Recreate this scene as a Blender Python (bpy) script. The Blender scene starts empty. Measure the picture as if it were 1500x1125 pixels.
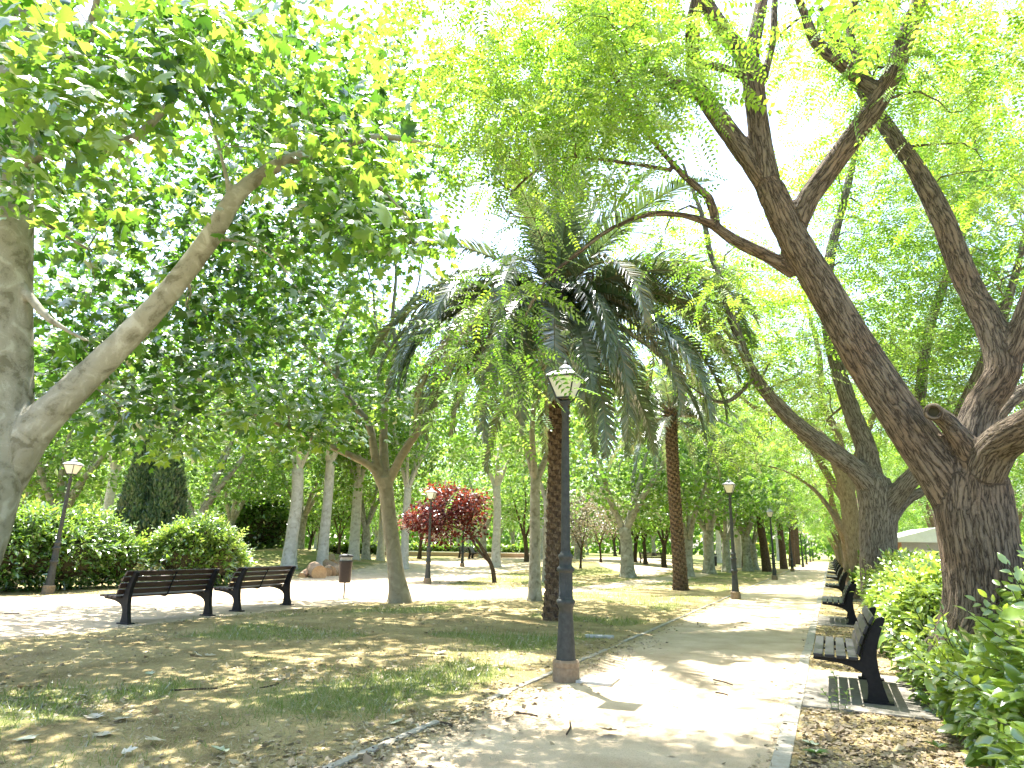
import bpy, bmesh, math, random
import numpy as np
random.seed(11)
rng = np.random.default_rng(11)
S = bpy.context.scene
C = S.collection
PI = math.pi
R = math.radians

# ------------------------------------------------------------------ camera
FPX = 975.0                      # focal length in pixels of the 1500 px wide frame
ROLL, PITCH, YAW, EYE = R(1.0), R(13.75), R(25.15), 1.5
_f = np.array([-math.sin(YAW) * math.cos(PITCH), math.cos(YAW) * math.cos(PITCH), math.sin(PITCH)])
_r = np.array([math.cos(YAW), math.sin(YAW), 0.0])
_u = np.cross(_r, _f)
CR = math.cos(ROLL) * _r + math.sin(ROLL) * _u
CU = -math.sin(ROLL) * _r + math.cos(ROLL) * _u
EYEP = np.array([0.0, 0.0, EYE])
SUN = np.array([-0.235, 0.235, 0.943]); SUN /= np.linalg.norm(SUN)   # towards the sun


def ray(px, py):
    return _f + (px - 750) / FPX * CR - (py - 562.5) / FPX * CU


def proj(p):
    d = np.asarray(p, float) - EYEP
    w = d @ _f
    w = np.where(np.abs(w) < 1e-6, 1e-6, w)
    return 750 + FPX * (d @ CR) / w, 562.5 - FPX * (d @ CU) / w, w


def smooth(a, b, x):
    t = np.clip((np.asarray(x, float) - a) / (b - a), 0, 1)
    return t * t * (3 - 2 * t)


# ------------------------------------------------------------------ noise
def _hash(i, j, k, seed):
    h = (i.astype(np.int64) * 374761393 + j.astype(np.int64) * 668265263 + k.astype(np.int64) * 2147483647 + seed * 974634777) & 0xFFFFFFFF
    h = ((h ^ (h >> 13)) * 1274126177) & 0xFFFFFFFF
    h = ((h ^ (h >> 16)) * 2246822519) & 0xFFFFFFFF
    return ((h ^ (h >> 15)) & 0xFFFF) / 65535.0


def vnoise(p, seed=0):
    p = np.asarray(p, float)
    i = np.floor(p).astype(np.int64)
    f = p - i
    f = f * f * (3 - 2 * f)
    out = 0
    for a in (0, 1):
        wa = f[..., 0] if a else 1 - f[..., 0]
        for b in (0, 1):
            wb = f[..., 1] if b else 1 - f[..., 1]
            for c in (0, 1):
                wc = f[..., 2] if c else 1 - f[..., 2]
                out = out + wa * wb * wc * _hash(i[..., 0] + a, i[..., 1] + b, i[..., 2] + c, seed)
    return out


def fbm2(x, y, scale, seed=0, oct=4):
    p = np.stack([np.asarray(x, float) * scale, np.asarray(y, float) * scale, np.zeros_like(np.asarray(x, float))], -1)
    s = 0; a = 0.5; t = 0
    for o in range(oct):
        s = s + a * vnoise(p, seed + o); t += a
        p = p * 2.03 + 17.1; a *= 0.5
    return s / t


# ------------------------------------------------------------------ terrain
def _dirp(px, D, py=800):
    d = ray(px, py)
    k = D / math.hypot(d[0], d[1])
    return d[0] * k, d[1] * k


MND = _dirp(420, 46)
_ml = np.array([MND[1], -MND[0]]) / math.hypot(*MND)     # lateral axis of the mound
_md = np.array([MND[0], MND[1]]) / math.hypot(*MND)


def gz(x, y):
    x = np.asarray(x, float); y = np.asarray(y, float)
    d = np.hypot(x, y)
    z = 0.5 * smooth(34, 62, d) * smooth(-9, -18, x)
    a = (x - MND[0]) * _ml[0] + (y - MND[1]) * _ml[1]
    b = (x - MND[0]) * _md[0] + (y - MND[1]) * _md[1]
    z = z + 0.95 * np.exp(-(a / 5.0) ** 2 - (b / 6.0) ** 2)
    c = _dirp(900, 48)
    z = z + 0.35 * np.exp(-((x - c[0]) / 6.0) ** 2 - ((y - c[1]) / 5.0) ** 2)
    return z


def G(px, py):
    """the point of the ground seen at a pixel"""
    d = ray(px, py)
    t = 1.0
    last = t
    while t < 400:
        p = EYEP + d * t
        if p[2] < gz(p[0], p[1]):
            break
        last = t
        t *= 1.01
    for _ in range(30):
        m = (last + t) / 2
        p = EYEP + d * m
        if p[2] < gz(p[0], p[1]):
            t = m
        else:
            last = m
    return np.array([p[0], p[1], float(gz(p[0], p[1]))])


def at(px, py, D):
    """the point in the air at horizontal distance D in a direction"""
    d = ray(px, py)
    return EYEP + d * (D / math.hypot(d[0], d[1]))


def gp(px, D):
    x, y = _dirp(px, D)
    return np.array([x, y, float(gz(x, y))])


# ------------------------------------------------------------------ mesh accumulator
class Acc:
    def __init__(s):
        s.V = []; s.F3 = []; s.F4 = []; s.m3 = []; s.m4 = []; s.var = []; s.bark = []; s.n = 0

    def add(s, v, tri=None, quad=None, var=None, bark=None, mat=0):
        v = np.asarray(v, float).reshape(-1, 3)
        k = len(v)
        s.V.append(v)
        if tri is not None and len(tri):
            t = np.asarray(tri, np.int64) + s.n; s.F3.append(t); s.m3.append(np.full(len(t), mat))
        if quad is not None and len(quad):
            q = np.asarray(quad, np.int64) + s.n; s.F4.append(q); s.m4.append(np.full(len(q), mat))
        s.var.append(np.zeros(k) if var is None else (np.full(k, var) if np.isscalar(var) else np.asarray(var, float)))
        s.bark.append(v * 1.0 if bark is None else np.asarray(bark, float).reshape(-1, 3))
        s.n += k
        return s

    def leaves(s, tv, tt, pos, ax, nrm, size, var, mat=0):
        """copies of a leaf template: tv (k,3) verts, tt (m,3) tris"""
        pos = np.asarray(pos, float); n = len(pos)
        if n == 0:
            return
        x = ax / (np.linalg.norm(ax, axis=1, keepdims=True) + 1e-9)
        z = nrm - (nrm * x).sum(1, keepdims=True) * x
        z /= (np.linalg.norm(z, axis=1, keepdims=True) + 1e-9)
        y = np.cross(z, x)
        size = np.asarray(size, float).reshape(-1, 1, 1) * np.ones((n, 1, 1))
        v = pos[:, None] + size * (tv[None, :, 0:1] * x[:, None] + tv[None, :, 1:2] * y[:, None] + tv[None, :, 2:3] * z[:, None])
        k = len(tv)
        f = tt[None] + (np.arange(n) * k)[:, None, None]
        s.add(v.reshape(-1, 3), tri=f.reshape(-1, 3), var=np.repeat(var, k), bark=np.zeros((n * k, 3)), mat=mat)

    def build(s, name, mats, smooth_=True, off=(0, 0, 0), attrs=True):
        me = bpy.data.meshes.new(name)
        V = np.concatenate(s.V) - np.asarray(off, float)
        me.vertices.add(len(V))
        me.vertices.foreach_set('co', V.astype(np.float32).ravel())
        f3 = np.concatenate(s.F3) if s.F3 else np.zeros((0, 3), np.int64)
        f4 = np.concatenate(s.F4) if s.F4 else np.zeros((0, 4), np.int64)
        nl = f3.size + f4.size
        me.loops.add(nl)
        me.loops.foreach_set('vertex_index', np.concatenate([f3.ravel(), f4.ravel()]).astype(np.int32))
        npoly = len(f3) + len(f4)
        me.polygons.add(npoly)
        st = np.concatenate([np.arange(len(f3)) * 3, f3.size + np.arange(len(f4)) * 4]).astype(np.int32)
        me.polygons.foreach_set('loop_start', st)
        mi = np.concatenate((s.m3 if s.m3 else [np.zeros(0)]) + (s.m4 if s.m4 else [np.zeros(0)])).astype(np.int32)
        me.polygons.foreach_set('material_index', mi)
        me.polygons.foreach_set('use_smooth', np.full(npoly, bool(smooth_)))
        if attrs:
            a = me.attributes.new('var', 'FLOAT', 'POINT')
            a.data.foreach_set('value', np.concatenate(s.var).astype(np.float32))
            a = me.attributes.new('bark', 'FLOAT_VECTOR', 'POINT')
            a.data.foreach_set('vector', np.concatenate(s.bark).astype(np.float32).ravel())
        me.update(calc_edges=True)
        for m in (mats if isinstance(mats, (list, tuple)) else [mats]):
            me.materials.append(m)
        return me


# ------------------------------------------------------------------ objects
def thing(name, label, cat, loc=(0, 0, 0), rz=0.0, group=None, me=None, sc=1.0):
    o = bpy.data.objects.new(name, me)
    C.objects.link(o)
    o.location = [float(v) for v in loc]
    o.rotation_euler = (0, 0, rz)
    o.scale = (sc, sc, sc)
    o['label'] = label; o['category'] = cat
    if group:
        o['group'] = group
    return o


def part(name, me, parent, label=None):
    o = bpy.data.objects.new(name, me)
    C.objects.link(o)
    o.parent = parent
    if label:
        o['label'] = label
    return o


def struct(name, me, kind='structure', label=None):
    o = bpy.data.objects.new(name, me)
    C.objects.link(o)
    o['kind'] = kind
    if label:
        o['label'] = label
    return o


def dup(root, loc, rz=0.0, label=None, group=None, sc=None):
    r_ = root.copy(); C.objects.link(r_)
    r_.location = [float(v) for v in loc]; r_.rotation_euler = (0, 0, rz)
    if sc:
        r_.scale = (sc, sc, sc) if np.isscalar(sc) else sc
    if label:
        r_['label'] = label
    if group:
        r_['group'] = group
    for ch in list(root.children):
        c = ch.copy(); C.objects.link(c); c.parent = r_
        for g in list(ch.children):
            d = g.copy(); C.objects.link(d); d.parent = c
    return r_


# ------------------------------------------------------------------ simple solids into an Acc
def box(A, c, s, rz=0.0, bev=0.0, mat=0, tilt=None):
    bm = bmesh.new()
    bmesh.ops.create_cube(bm, size=1.0)
    for v in bm.verts:
        v.co.x *= s[0]; v.co.y *= s[1]; v.co.z *= s[2]
    if bev > 0:
        bmesh.ops.bevel(bm, geom=bm.edges[:], offset=bev, segments=2, affect='EDGES', profile=0.6)
    v, t, q = bm_arrays(bm)
    if tilt is not None:
        v = v @ np.asarray(tilt, float).T
    cz, sz = math.cos(rz), math.sin(rz)
    v = np.stack([v[:, 0] * cz - v[:, 1] * sz, v[:, 0] * sz + v[:, 1] * cz, v[:, 2]], 1) + np.asarray(c, float)
    A.add(v, t, q, mat=mat)


def bm_arrays(bm):
    bm.verts.ensure_lookup_table(); bm.verts.index_update()
    v = np.array([p.co[:] for p in bm.verts])
    t = []; q = []
    big = [f for f in bm.faces if len(f.verts) > 4]
    if big:
        bmesh.ops.triangulate(bm, faces=big)
        bm.verts.index_update()
    for f in bm.faces:
        ix = [x.index for x in f.verts]
        (t if len(ix) == 3 else q).append(ix)
    bm.free()
    return v, t, q


def prism(A, prof, y0, y1, bev=0.006, mat=0, T=None):
    """polygon in (x, z) extruded along y"""
    bm = bmesh.new()
    vs = [bm.verts.new((x, y0, z)) for x, z in prof]
    f = bm.faces.new(vs)
    e = bmesh.ops.extrude_face_region(bm, geom=[f])
    for g in e['geom']:
        if isinstance(g, bmesh.types.BMVert):
            g.co.y = y1
    bmesh.ops.recalc_face_normals(bm, faces=bm.faces[:])
    if bev > 0:
        ed = [x for x in bm.edges if abs(x.verts[0].co.y - x.verts[1].co.y) < 1e-6]
        bmesh.ops.bevel(bm, geom=ed, offset=bev, segments=2, affect='EDGES')
    v, t, q = bm_arrays(bm)
    if T is not None:
        v = T(v)
    A.add(v, t, q, mat=mat)


def lathe(A, prof, k=24, c=(0, 0, 0), mat=0, flute=None):
    """prof: list of (radius, z); flute: (z0, z1, n, depth)"""
    prof = np.asarray(prof, float)
    th = np.arange(k) / k * 2 * PI
    rr = prof[:, 0:1] * np.ones((1, k))
    if flute:
        z0, z1, n, dep = flute
        m = (prof[:, 1] >= z0) & (prof[:, 1] <= z1)
        rr[m] -= dep * (0.5 + 0.5 * np.cos(n * th))[None]
    v = np.stack([rr * np.cos(th), rr * np.sin(th), prof[:, 1:2] * np.ones((1, k))], -1).reshape(-1, 3) + np.asarray(c, float)
    n = len(prof)
    i = np.arange(n - 1)[:, None] * k
    a = np.arange(k)[None]; b = (a + 1) % k
    q = np.stack([i + a, i + b, i + k + b, i + k + a], -1).reshape(-1, 4)
    A.add(v, quad=q, mat=mat)
    A.add(np.concatenate([v[-k:], [v[-k:].mean(0)]]), tri=[[j, (j + 1) % k, k] for j in range(k)], mat=mat)


def frames(pts):
    pts = np.asarray(pts, float)
    t = np.gradient(pts, axis=0)
    t /= (np.linalg.norm(t, axis=1, keepdims=True) + 1e-9)
    n = np.zeros_like(pts)
    a = np.array([0.0, 1.0, 0.0]) if abs(t[0][1]) < 0.8 else np.array([1.0, 0, 0])
    x = a - t[0] * (a @ t[0]); x /= np.linalg.norm(x)
    for i in range(len(pts)):
        x = x - t[i] * (x @ t[i]); x /= (np.linalg.norm(x) + 1e-9)
        n[i] = x
    return t, n, np.cross(t, n)


def tube(A, pts, rad, k=8, mat=0, var=0.0, lump=0.0, cap=True, seed=0, s0=0.0):
    pts = np.asarray(pts, float); rad = np.asarray(rad, float) * np.ones(len(pts))
    t, n, b = frames(pts)
    s = s0 + np.concatenate([[0], np.cumsum(np.linalg.norm(np.diff(pts, axis=0), axis=1))])
    th = np.arange(k) / k * 2 * PI
    c, sn = np.cos(th), np.sin(th)
    rr = rad[:, None] * np.ones((1, k))
    if lump > 0:
        q = np.stack([np.broadcast_to(c * 1.3, rr.shape), np.broadcast_to(sn * 1.3, rr.shape), np.broadcast_to(s[:, None] * 1.4, rr.shape)], -1)
        rr = rr * (1 + lump * (vnoise(q + 31.7 * seed, seed) - 0.5) * 2)
    v = pts[:, None] + rr[..., None] * (c[None, :, None] * n[:, None] + sn[None, :, None] * b[:, None])
    bk = np.stack([rr * c, rr * sn, np.broadcast_to(s[:, None], rr.shape)], -1)
    m = len(pts)
    i = np.arange(m - 1)[:, None] * k
    a = np.arange(k)[None]; bb = (a + 1) % k
    q = np.stack([i + a, i + bb, i + k + bb, i + k + a], -1).reshape(-1, 4)
    vv = v.reshape(-1, 3); bk = bk.reshape(-1, 3)
    tri = None
    if cap:
        vv = np.concatenate([vv, pts[-1:] + t[-1:] * rad[-1] * 0.6, pts[:1]])
        bk = np.concatenate([bk, [[0, 0, s[-1]], [0, 0, s[0]]]])
        e = (m - 1) * k
        tri = [[e + j, e + (j + 1) % k, m * k] for j in range(k)] + [[(j + 1) % k, j, m * k + 1] for j in range(k)]
    A.add(vv, tri=tri, quad=q, bark=bk, var=var, mat=mat)


def catmull(P, step):
    """P rows of any width (xyz + radius); resampled with a step along xyz"""
    P = np.asarray(P, float)
    if len(P) < 2:
        return P
    Q = np.concatenate([[2 * P[0] - P[1]], P, [2 * P[-1] - P[-2]]])
    out = []
    for i in range(1, len(Q) - 2):
        d = np.linalg.norm(Q[i + 1][:3] - Q[i][:3])
        n = max(1, int(round(d / step)))
        for j in range(n):
            t = j / n
            out.append(0.5 * (2 * Q[i] + (Q[i + 1] - Q[i - 1]) * t + (2 * Q[i - 1] - 5 * Q[i] + 4 * Q[i + 1] - Q[i + 2]) * t * t
                              + (3 * Q[i] - Q[i - 1] - 3 * Q[i + 1] + Q[i + 2]) * t ** 3))
    out.append(P[-1])
    return np.array(out)
# ------------------------------------------------------------------ materials
def mat(name):
    m = bpy.data.materials.new(name)
    m.use_nodes = True
    nt = m.node_tree
    nt.nodes.clear()
    out = nt.nodes.new('ShaderNodeOutputMaterial')
    return m, nt, out


def N(nt, typ, inp=None, **kw):
    n = nt.nodes.new(typ)
    for k, v in kw.items():
        setattr(n, k, v)
    for k, v in (inp or {}).items():
        s = n.inputs[k]
        if hasattr(v, 'is_output') or isinstance(v, bpy.types.NodeSocket):
            nt.links.new(v, s)
        else:
            s.default_value = v
    return n


def rgb(c):
    return (c[0], c[1], c[2], 1.0)


def ramp(nt, fac, stops):
    n = nt.nodes.new('ShaderNodeValToRGB')
    e = n.color_ramp.elements
    while len(e) < len(stops):
        e.new(0.5)
    for x, (p, c) in zip(e, stops):
        x.position = p; x.color = rgb(c)
    nt.links.new(fac, n.inputs[0])
    return n.outputs[0]


def mixc(nt, fac, a, b, mode='MIX'):
    n = nt.nodes.new('ShaderNodeMix'); n.data_type = 'RGBA'; n.blend_type = mode
    for s, v in ((n.inputs[0], fac), (n.inputs[6], a), (n.inputs[7], b)):
        if isinstance(v, bpy.types.NodeSocket):
            nt.links.new(v, s)
        else:
            s.default_value = v if np.isscalar(v) else rgb(v)
    return n.outputs[2]


def math_(nt, op, a, b=0.0, clamp=False):
    n = nt.nodes.new('ShaderNodeMath'); n.operation = op; n.use_clamp = clamp
    for s, v in ((n.inputs[0], a), (n.inputs[1], b)):
        if isinstance(v, bpy.types.NodeSocket):
            nt.links.new(v, s)
        else:
            s.default_value = v
    return n.outputs[0]


def attr(nt, name, out='Fac'):
    n = nt.nodes.new('ShaderNodeAttribute'); n.attribute_name = name
    return n.outputs[out]


def leaf_mat(name, stops, tstops, tr=0.5, gloss=0.06, rough=0.35):
    m, nt, out = mat(name)
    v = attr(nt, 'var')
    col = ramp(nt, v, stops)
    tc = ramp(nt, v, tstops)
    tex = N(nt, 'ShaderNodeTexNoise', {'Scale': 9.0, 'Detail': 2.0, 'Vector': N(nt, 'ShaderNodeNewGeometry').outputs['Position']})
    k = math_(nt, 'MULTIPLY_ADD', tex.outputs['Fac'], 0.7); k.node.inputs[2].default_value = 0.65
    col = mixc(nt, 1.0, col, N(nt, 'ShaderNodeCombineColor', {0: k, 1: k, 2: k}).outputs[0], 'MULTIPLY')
    d = N(nt, 'ShaderNodeBsdfDiffuse', {'Color': col})
    t = N(nt, 'ShaderNodeBsdfTranslucent', {'Color': tc})
    mx = N(nt, 'ShaderNodeMixShader', {0: tr, 1: d.outputs[0], 2: t.outputs[0]})
    lw = N(nt, 'ShaderNodeLayerWeight', {'Blend': 0.25})
    g = N(nt, 'ShaderNodeBsdfGlossy', {'Color': (1, 1, 1, 1), 'Roughness': rough})
    fac = math_(nt, 'MULTIPLY_ADD', lw.outputs['Fresnel'], 0.25); fac.node.inputs[2].default_value = gloss
    mx2 = N(nt, 'ShaderNodeMixShader', {0: fac, 1: mx.outputs[0], 2: g.outputs[0]})
    nt.links.new(mx2.outputs[0], out.inputs[0])
    return m


def pbr(name, col, rough=0.6, metal=0.0, noise=None, bump=0.0, nscale=30.0, spec=0.5):
    """noise: second colour mixed in by noise"""
    m, nt, out = mat(name)
    b = N(nt, 'ShaderNodeBsdfPrincipled', {'Roughness': rough, 'Metallic': metal, 'Specular IOR Level': spec})
    co = N(nt, 'ShaderNodeTexCoord').outputs['Object']
    tx = N(nt, 'ShaderNodeTexNoise', {'Vector': co, 'Scale': nscale, 'Detail': 6.0, 'Roughness': 0.65})
    if noise is not None:
        f = ramp(nt, tx.outputs['Fac'], [(0.35, (0, 0, 0)), (0.7, (1, 1, 1))])
        c = mixc(nt, f, col, noise)
        nt.links.new(c, b.inputs['Base Color'])
    else:
        b.inputs['Base Color'].default_value = rgb(col)
    if bump:
        bp = N(nt, 'ShaderNodeBump', {'Height': tx.outputs['Fac'], 'Strength': bump, 'Distance': 0.01})
        nt.links.new(bp.outputs[0], b.inputs['Normal'])
    nt.links.new(b.outputs[0], out.inputs[0])
    return m


def bark_mat(name, lo, mid, hi, kind):
    m, nt, out = mat(name)
    bk = attr(nt, 'bark', 'Vector')
    b = N(nt, 'ShaderNodeBsdfPrincipled', {'Roughness': 0.9, 'Specular IOR Level': 0.2})
    if kind == 'fissured':
        w = N(nt, 'ShaderNodeTexNoise', {'Vector': bk, 'Scale': 5.0, 'Detail': 3.0})
        ws = N(nt, 'ShaderNodeVectorMath', {0: w.outputs['Color']}, operation='SCALE'); ws.inputs['Scale'].default_value = 0.05
        bw = N(nt, 'ShaderNodeVectorMath', {0: bk, 1: ws.outputs[0]}, operation='ADD')
        mp = N(nt, 'ShaderNodeMapping', {'Vector': bw.outputs[0], 'Scale': (1, 1, 0.13)})
        mq = N(nt, 'ShaderNodeMapping', {'Vector': bw.outputs[0], 'Scale': (1, 1, 0.30)})
        a1 = N(nt, 'ShaderNodeTexNoise', {'Vector': mp.outputs[0], 'Scale': 26.0, 'Detail': 2.0, 'Roughness': 0.5})
        a2 = N(nt, 'ShaderNodeTexNoise', {'Vector': mq.outputs[0], 'Scale': 60.0, 'Detail': 4.0, 'Roughness': 0.6})
        r1 = math_(nt, 'ABSOLUTE', math_(nt, 'SUBTRACT', a1.outputs['Fac'], 0.5))
        r2 = math_(nt, 'ABSOLUTE', math_(nt, 'SUBTRACT', a2.outputs['Fac'], 0.5))
        rr = math_(nt, 'MULTIPLY', math_(nt, 'MULTIPLY', r1, 5.0), math_(nt, 'ADD', math_(nt, 'MULTIPLY', r2, 5.0), 0.5), True)
        f = ramp(nt, rr, [(0.03, (0, 0, 0)), (0.16, (.5, .5, .5)), (0.5, (1, 1, 1))])
        n2 = N(nt, 'ShaderNodeTexNoise', {'Vector': bk, 'Scale': 60.0, 'Detail': 5.0, 'Roughness': 0.75})
        h = math_(nt, 'MULTIPLY_ADD', n2.outputs['Fac'], 0.35); nt.links.new(f, h.node.inputs[2])
        n3 = N(nt, 'ShaderNodeTexNoise', {'Vector': bk, 'Scale': 2.0, 'Detail': 3.0})
        k = ramp(nt, n3.outputs['Fac'], [(0.42, (0, 0, 0)), (0.64, (1, 1, 1))])
        tone = mixc(nt, k, mid, hi)
        tone = mixc(nt, math_(nt, 'MULTIPLY', n2.outputs['Fac'], 0.7), tone, lo)
        c = mixc(nt, f, lo, tone)
        bp = N(nt, 'ShaderNodeBump', {'Height': h, 'Strength': 0.8, 'Distance': 0.018})
    elif kind == 'plane':
        n1 = N(nt, 'ShaderNodeTexNoise', {'Vector': bk, 'Scale': 4.5, 'Detail': 4.0, 'Distortion': 0.8})
        n2 = N(nt, 'ShaderNodeTexNoise', {'Vector': bk, 'Scale': 40.0, 'Detail': 5.0, 'Roughness': 0.7})
        f = ramp(nt, math_(nt, 'ADD', n1.outputs['Fac'], math_(nt, 'MULTIPLY', math_(nt, 'SUBTRACT', n2.outputs['Fac'], 0.5), 0.35)), [(0.34, (0, 0, 0)), (0.46, (.5, .5, .5)), (0.54, (.55, .55, .55)), (0.68, (1, 1, 1))])
        c = ramp(nt, f, [(0.0, lo), (0.5, mid), (1.0, hi)])
        c = mixc(nt, math_(nt, 'MULTIPLY', n2.outputs['Fac'], 0.5), c, lo)
        h = math_(nt, 'MULTIPLY_ADD', n2.outputs['Fac'], 0.4); nt.links.new(f, h.node.inputs[2])
        bp = N(nt, 'ShaderNodeBump', {'Height': h, 'Strength': 0.5, 'Distance': 0.012})
    else:
        mp = N(nt, 'ShaderNodeMapping', {'Vector': bk, 'Scale': (1, 1, 0.35)})
        n1 = N(nt, 'ShaderNodeTexNoise', {'Vector': mp.outputs[0], 'Scale': 22.0, 'Detail': 6.0, 'Roughness': 0.7})
        c = ramp(nt, n1.outputs['Fac'], [(0.3, lo), (0.5, mid), (0.72, hi)])
        bp = N(nt, 'ShaderNodeBump', {'Height': n1.outputs['Fac'], 'Strength': 0.8, 'Distance': 0.02})
    nt.links.new(c, b.inputs['Base Color'])
    nt.links.new(bp.outputs[0], b.inputs['Normal'])
    nt.links.new(b.outputs[0], out.inputs[0])
    return m


def ground_mat():
    m, nt, out = mat('ground')
    pos = N(nt, 'ShaderNodeNewGeometry').outputs['Position']
    sand = attr(nt, 'sand'); green = attr(nt, 'green')

    def noise(sc, det=5.0, ro=0.6, dist=0.0):
        return N(nt, 'ShaderNodeTexNoise', {'Vector': pos, 'Scale': sc, 'Detail': det, 'Roughness': ro, 'Distortion': dist}).outputs['Fac']
    # litter and dry grass
    a = ramp(nt, noise(34, 8, 0.75, 0.6), [(0.26, (.18, .14, .075)), (0.42, (.32, .265, .14)), (0.56, (.42, .36, .20)), (0.74, (.55, .475, .30))])
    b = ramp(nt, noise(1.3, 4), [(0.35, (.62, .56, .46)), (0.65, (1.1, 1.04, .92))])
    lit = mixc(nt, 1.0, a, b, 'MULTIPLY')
    gr = ramp(nt, noise(60, 6, 0.7), [(0.3, (.09, .11, .025)), (0.5, (.17, .20, .055)), (0.7, (.28, .28, .11))])
    gf = math_(nt, 'ADD', green, math_(nt, 'MULTIPLY', math_(nt, 'SUBTRACT', noise(7, 5, 0.7), 0.5), 1.2))
    gf = ramp(nt, gf, [(0.42, (0, 0, 0)), (0.75, (.8, .8, .8))])
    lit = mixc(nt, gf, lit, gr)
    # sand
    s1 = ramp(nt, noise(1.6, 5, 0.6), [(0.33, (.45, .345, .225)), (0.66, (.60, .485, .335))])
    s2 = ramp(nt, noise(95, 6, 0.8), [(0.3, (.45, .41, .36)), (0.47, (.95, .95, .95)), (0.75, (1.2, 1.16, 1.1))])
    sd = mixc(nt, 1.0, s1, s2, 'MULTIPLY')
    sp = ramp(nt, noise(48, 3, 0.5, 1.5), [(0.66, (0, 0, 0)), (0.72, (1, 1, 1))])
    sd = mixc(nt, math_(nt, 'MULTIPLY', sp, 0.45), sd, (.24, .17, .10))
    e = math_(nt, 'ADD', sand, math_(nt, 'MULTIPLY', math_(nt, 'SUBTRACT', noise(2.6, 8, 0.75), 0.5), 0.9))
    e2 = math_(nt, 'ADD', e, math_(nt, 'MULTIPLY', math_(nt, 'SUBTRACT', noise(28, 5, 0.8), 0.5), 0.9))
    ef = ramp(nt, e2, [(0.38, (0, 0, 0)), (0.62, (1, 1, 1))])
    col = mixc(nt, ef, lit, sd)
    hb = mixc(nt, ef, noise(40, 8, 0.8, 0.5), math_(nt, 'MULTIPLY', noise(70, 8, 0.8), 0.5))
    bp = N(nt, 'ShaderNodeBump', {'Height': hb, 'Strength': 0.7, 'Distance': 0.03})
    bs = N(nt, 'ShaderNodeBsdfPrincipled', {'Base Color': col, 'Roughness': 0.95, 'Normal': bp.outputs[0], 'Specular IOR Level': 0.15})
    nt.links.new(bs.outputs[0], out.inputs[0])
    return m


def wood_mat(name, a, b, rough=0.55):
    m, nt, out = mat(name)
    co = N(nt, 'ShaderNodeTexCoord').outputs['Object']
    mp = N(nt, 'ShaderNodeMapping', {'Vector': co, 'Scale': (1, 0.06, 1)})
    n1 = N(nt, 'ShaderNodeTexNoise', {'Vector': mp.outputs[0], 'Scale': 60.0, 'Detail': 6.0, 'Roughness': 0.7})
    n2 = N(nt, 'ShaderNodeTexNoise', {'Vector': co, 'Scale': 5.0, 'Detail': 4.0})
    c = ramp(nt, n1.outputs['Fac'], [(0.3, a), (0.7, b)])
    c = mixc(nt, math_(nt, 'MULTIPLY', n2.outputs['Fac'], 0.5), c, a)
    bp = N(nt, 'ShaderNodeBump', {'Height': n1.outputs['Fac'], 'Strength': 0.35, 'Distance': 0.004})
    bs = N(nt, 'ShaderNodeBsdfPrincipled', {'Base Color': c, 'Roughness': rough, 'Normal': bp.outputs[0]})
    nt.links.new(bs.outputs[0], out.inputs[0])
    return m


M = {}
M['ground'] = ground_mat()
M['leaf_plane'] = leaf_mat('plane_tree_leaf', [(0, (.018, .05, .010)), (.5, (.048, .11, .016)), (1, (.11, .19, .025))],
                           [(0, (.05, .15, .012)), (.5, (.17, .37, .028)), (1, (.40, .58, .06))], 0.52, 0.02, 0.42)
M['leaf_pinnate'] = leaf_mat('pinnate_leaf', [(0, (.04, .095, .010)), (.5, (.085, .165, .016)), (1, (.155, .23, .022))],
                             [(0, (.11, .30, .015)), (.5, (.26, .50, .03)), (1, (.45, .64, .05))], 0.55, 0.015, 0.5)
M['leaf_far'] = leaf_mat('far_tree_leaf', [(0, (.035, .08, .012)), (.5, (.08, .155, .022)), (1, (.15, .23, .035))],
                         [(0, (.14, .33, .03)), (.5, (.29, .53, .05)), (1, (.46, .66, .09))], 0.54, 0.02, 0.5)
M['leaf_hedge'] = leaf_mat('hedge_leaf', [(0, (.03, .085, .012)), (.5, (.07, .16, .02)), (1, (.20, .30, .035))],
                           [(0, (.08, .22, .015)), (.5, (.22, .42, .03)), (1, (.50, .64, .07))], 0.42, 0.10, 0.28)
M['leaf_red'] = leaf_mat('red_plum_leaf', [(0, (.035, .010, .010)), (.5, (.085, .018, .014)), (1, (.17, .042, .020))],
                         [(0, (.10, .014, .010)), (.5, (.24, .032, .016)), (1, (.46, .10, .03))], 0.45, 0.01, 0.35)
M['leaf_pink'] = leaf_mat('dusty_plum_leaf', [(0, (.07, .05, .03)), (.5, (.12, .09, .05)), (1, (.16, .15, .07))],
                          [(0, (.16, .10, .06)), (.5, (.25, .20, .10)), (1, (.30, .34, .12))], 0.45, 0.05, 0.4)
M['leaf_dark'] = leaf_mat('dark_evergreen_leaf', [(0, (.02, .05, .018)), (.5, (.045, .095, .03)), (1, (.09, .16, .045))],
                          [(0, (.04, .10, .02)), (.5, (.08, .18, .03)), (1, (.16, .28, .05))], 0.3, 0.05, 0.45)
M['frond'] = leaf_mat('palm_frond', [(0, (.045, .07, .035)), (.5, (.085, .125, .065)), (1, (.30, .22, .11))],
                      [(0, (.06, .11, .03)), (.5, (.16, .24, .06)), (1, (.4, .32, .12))], 0.34, 0.05, 0.34)
M['grass'] = leaf_mat('grass_blade', [(0, (.09, .135, .025)), (.5, (.165, .21, .05)), (1, (.40, .33, .17))],
                      [(0, (.16, .27, .03)), (.5, (.28, .38, .07)), (1, (.45, .38, .18))], 0.4, 0.01, 0.5)
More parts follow.
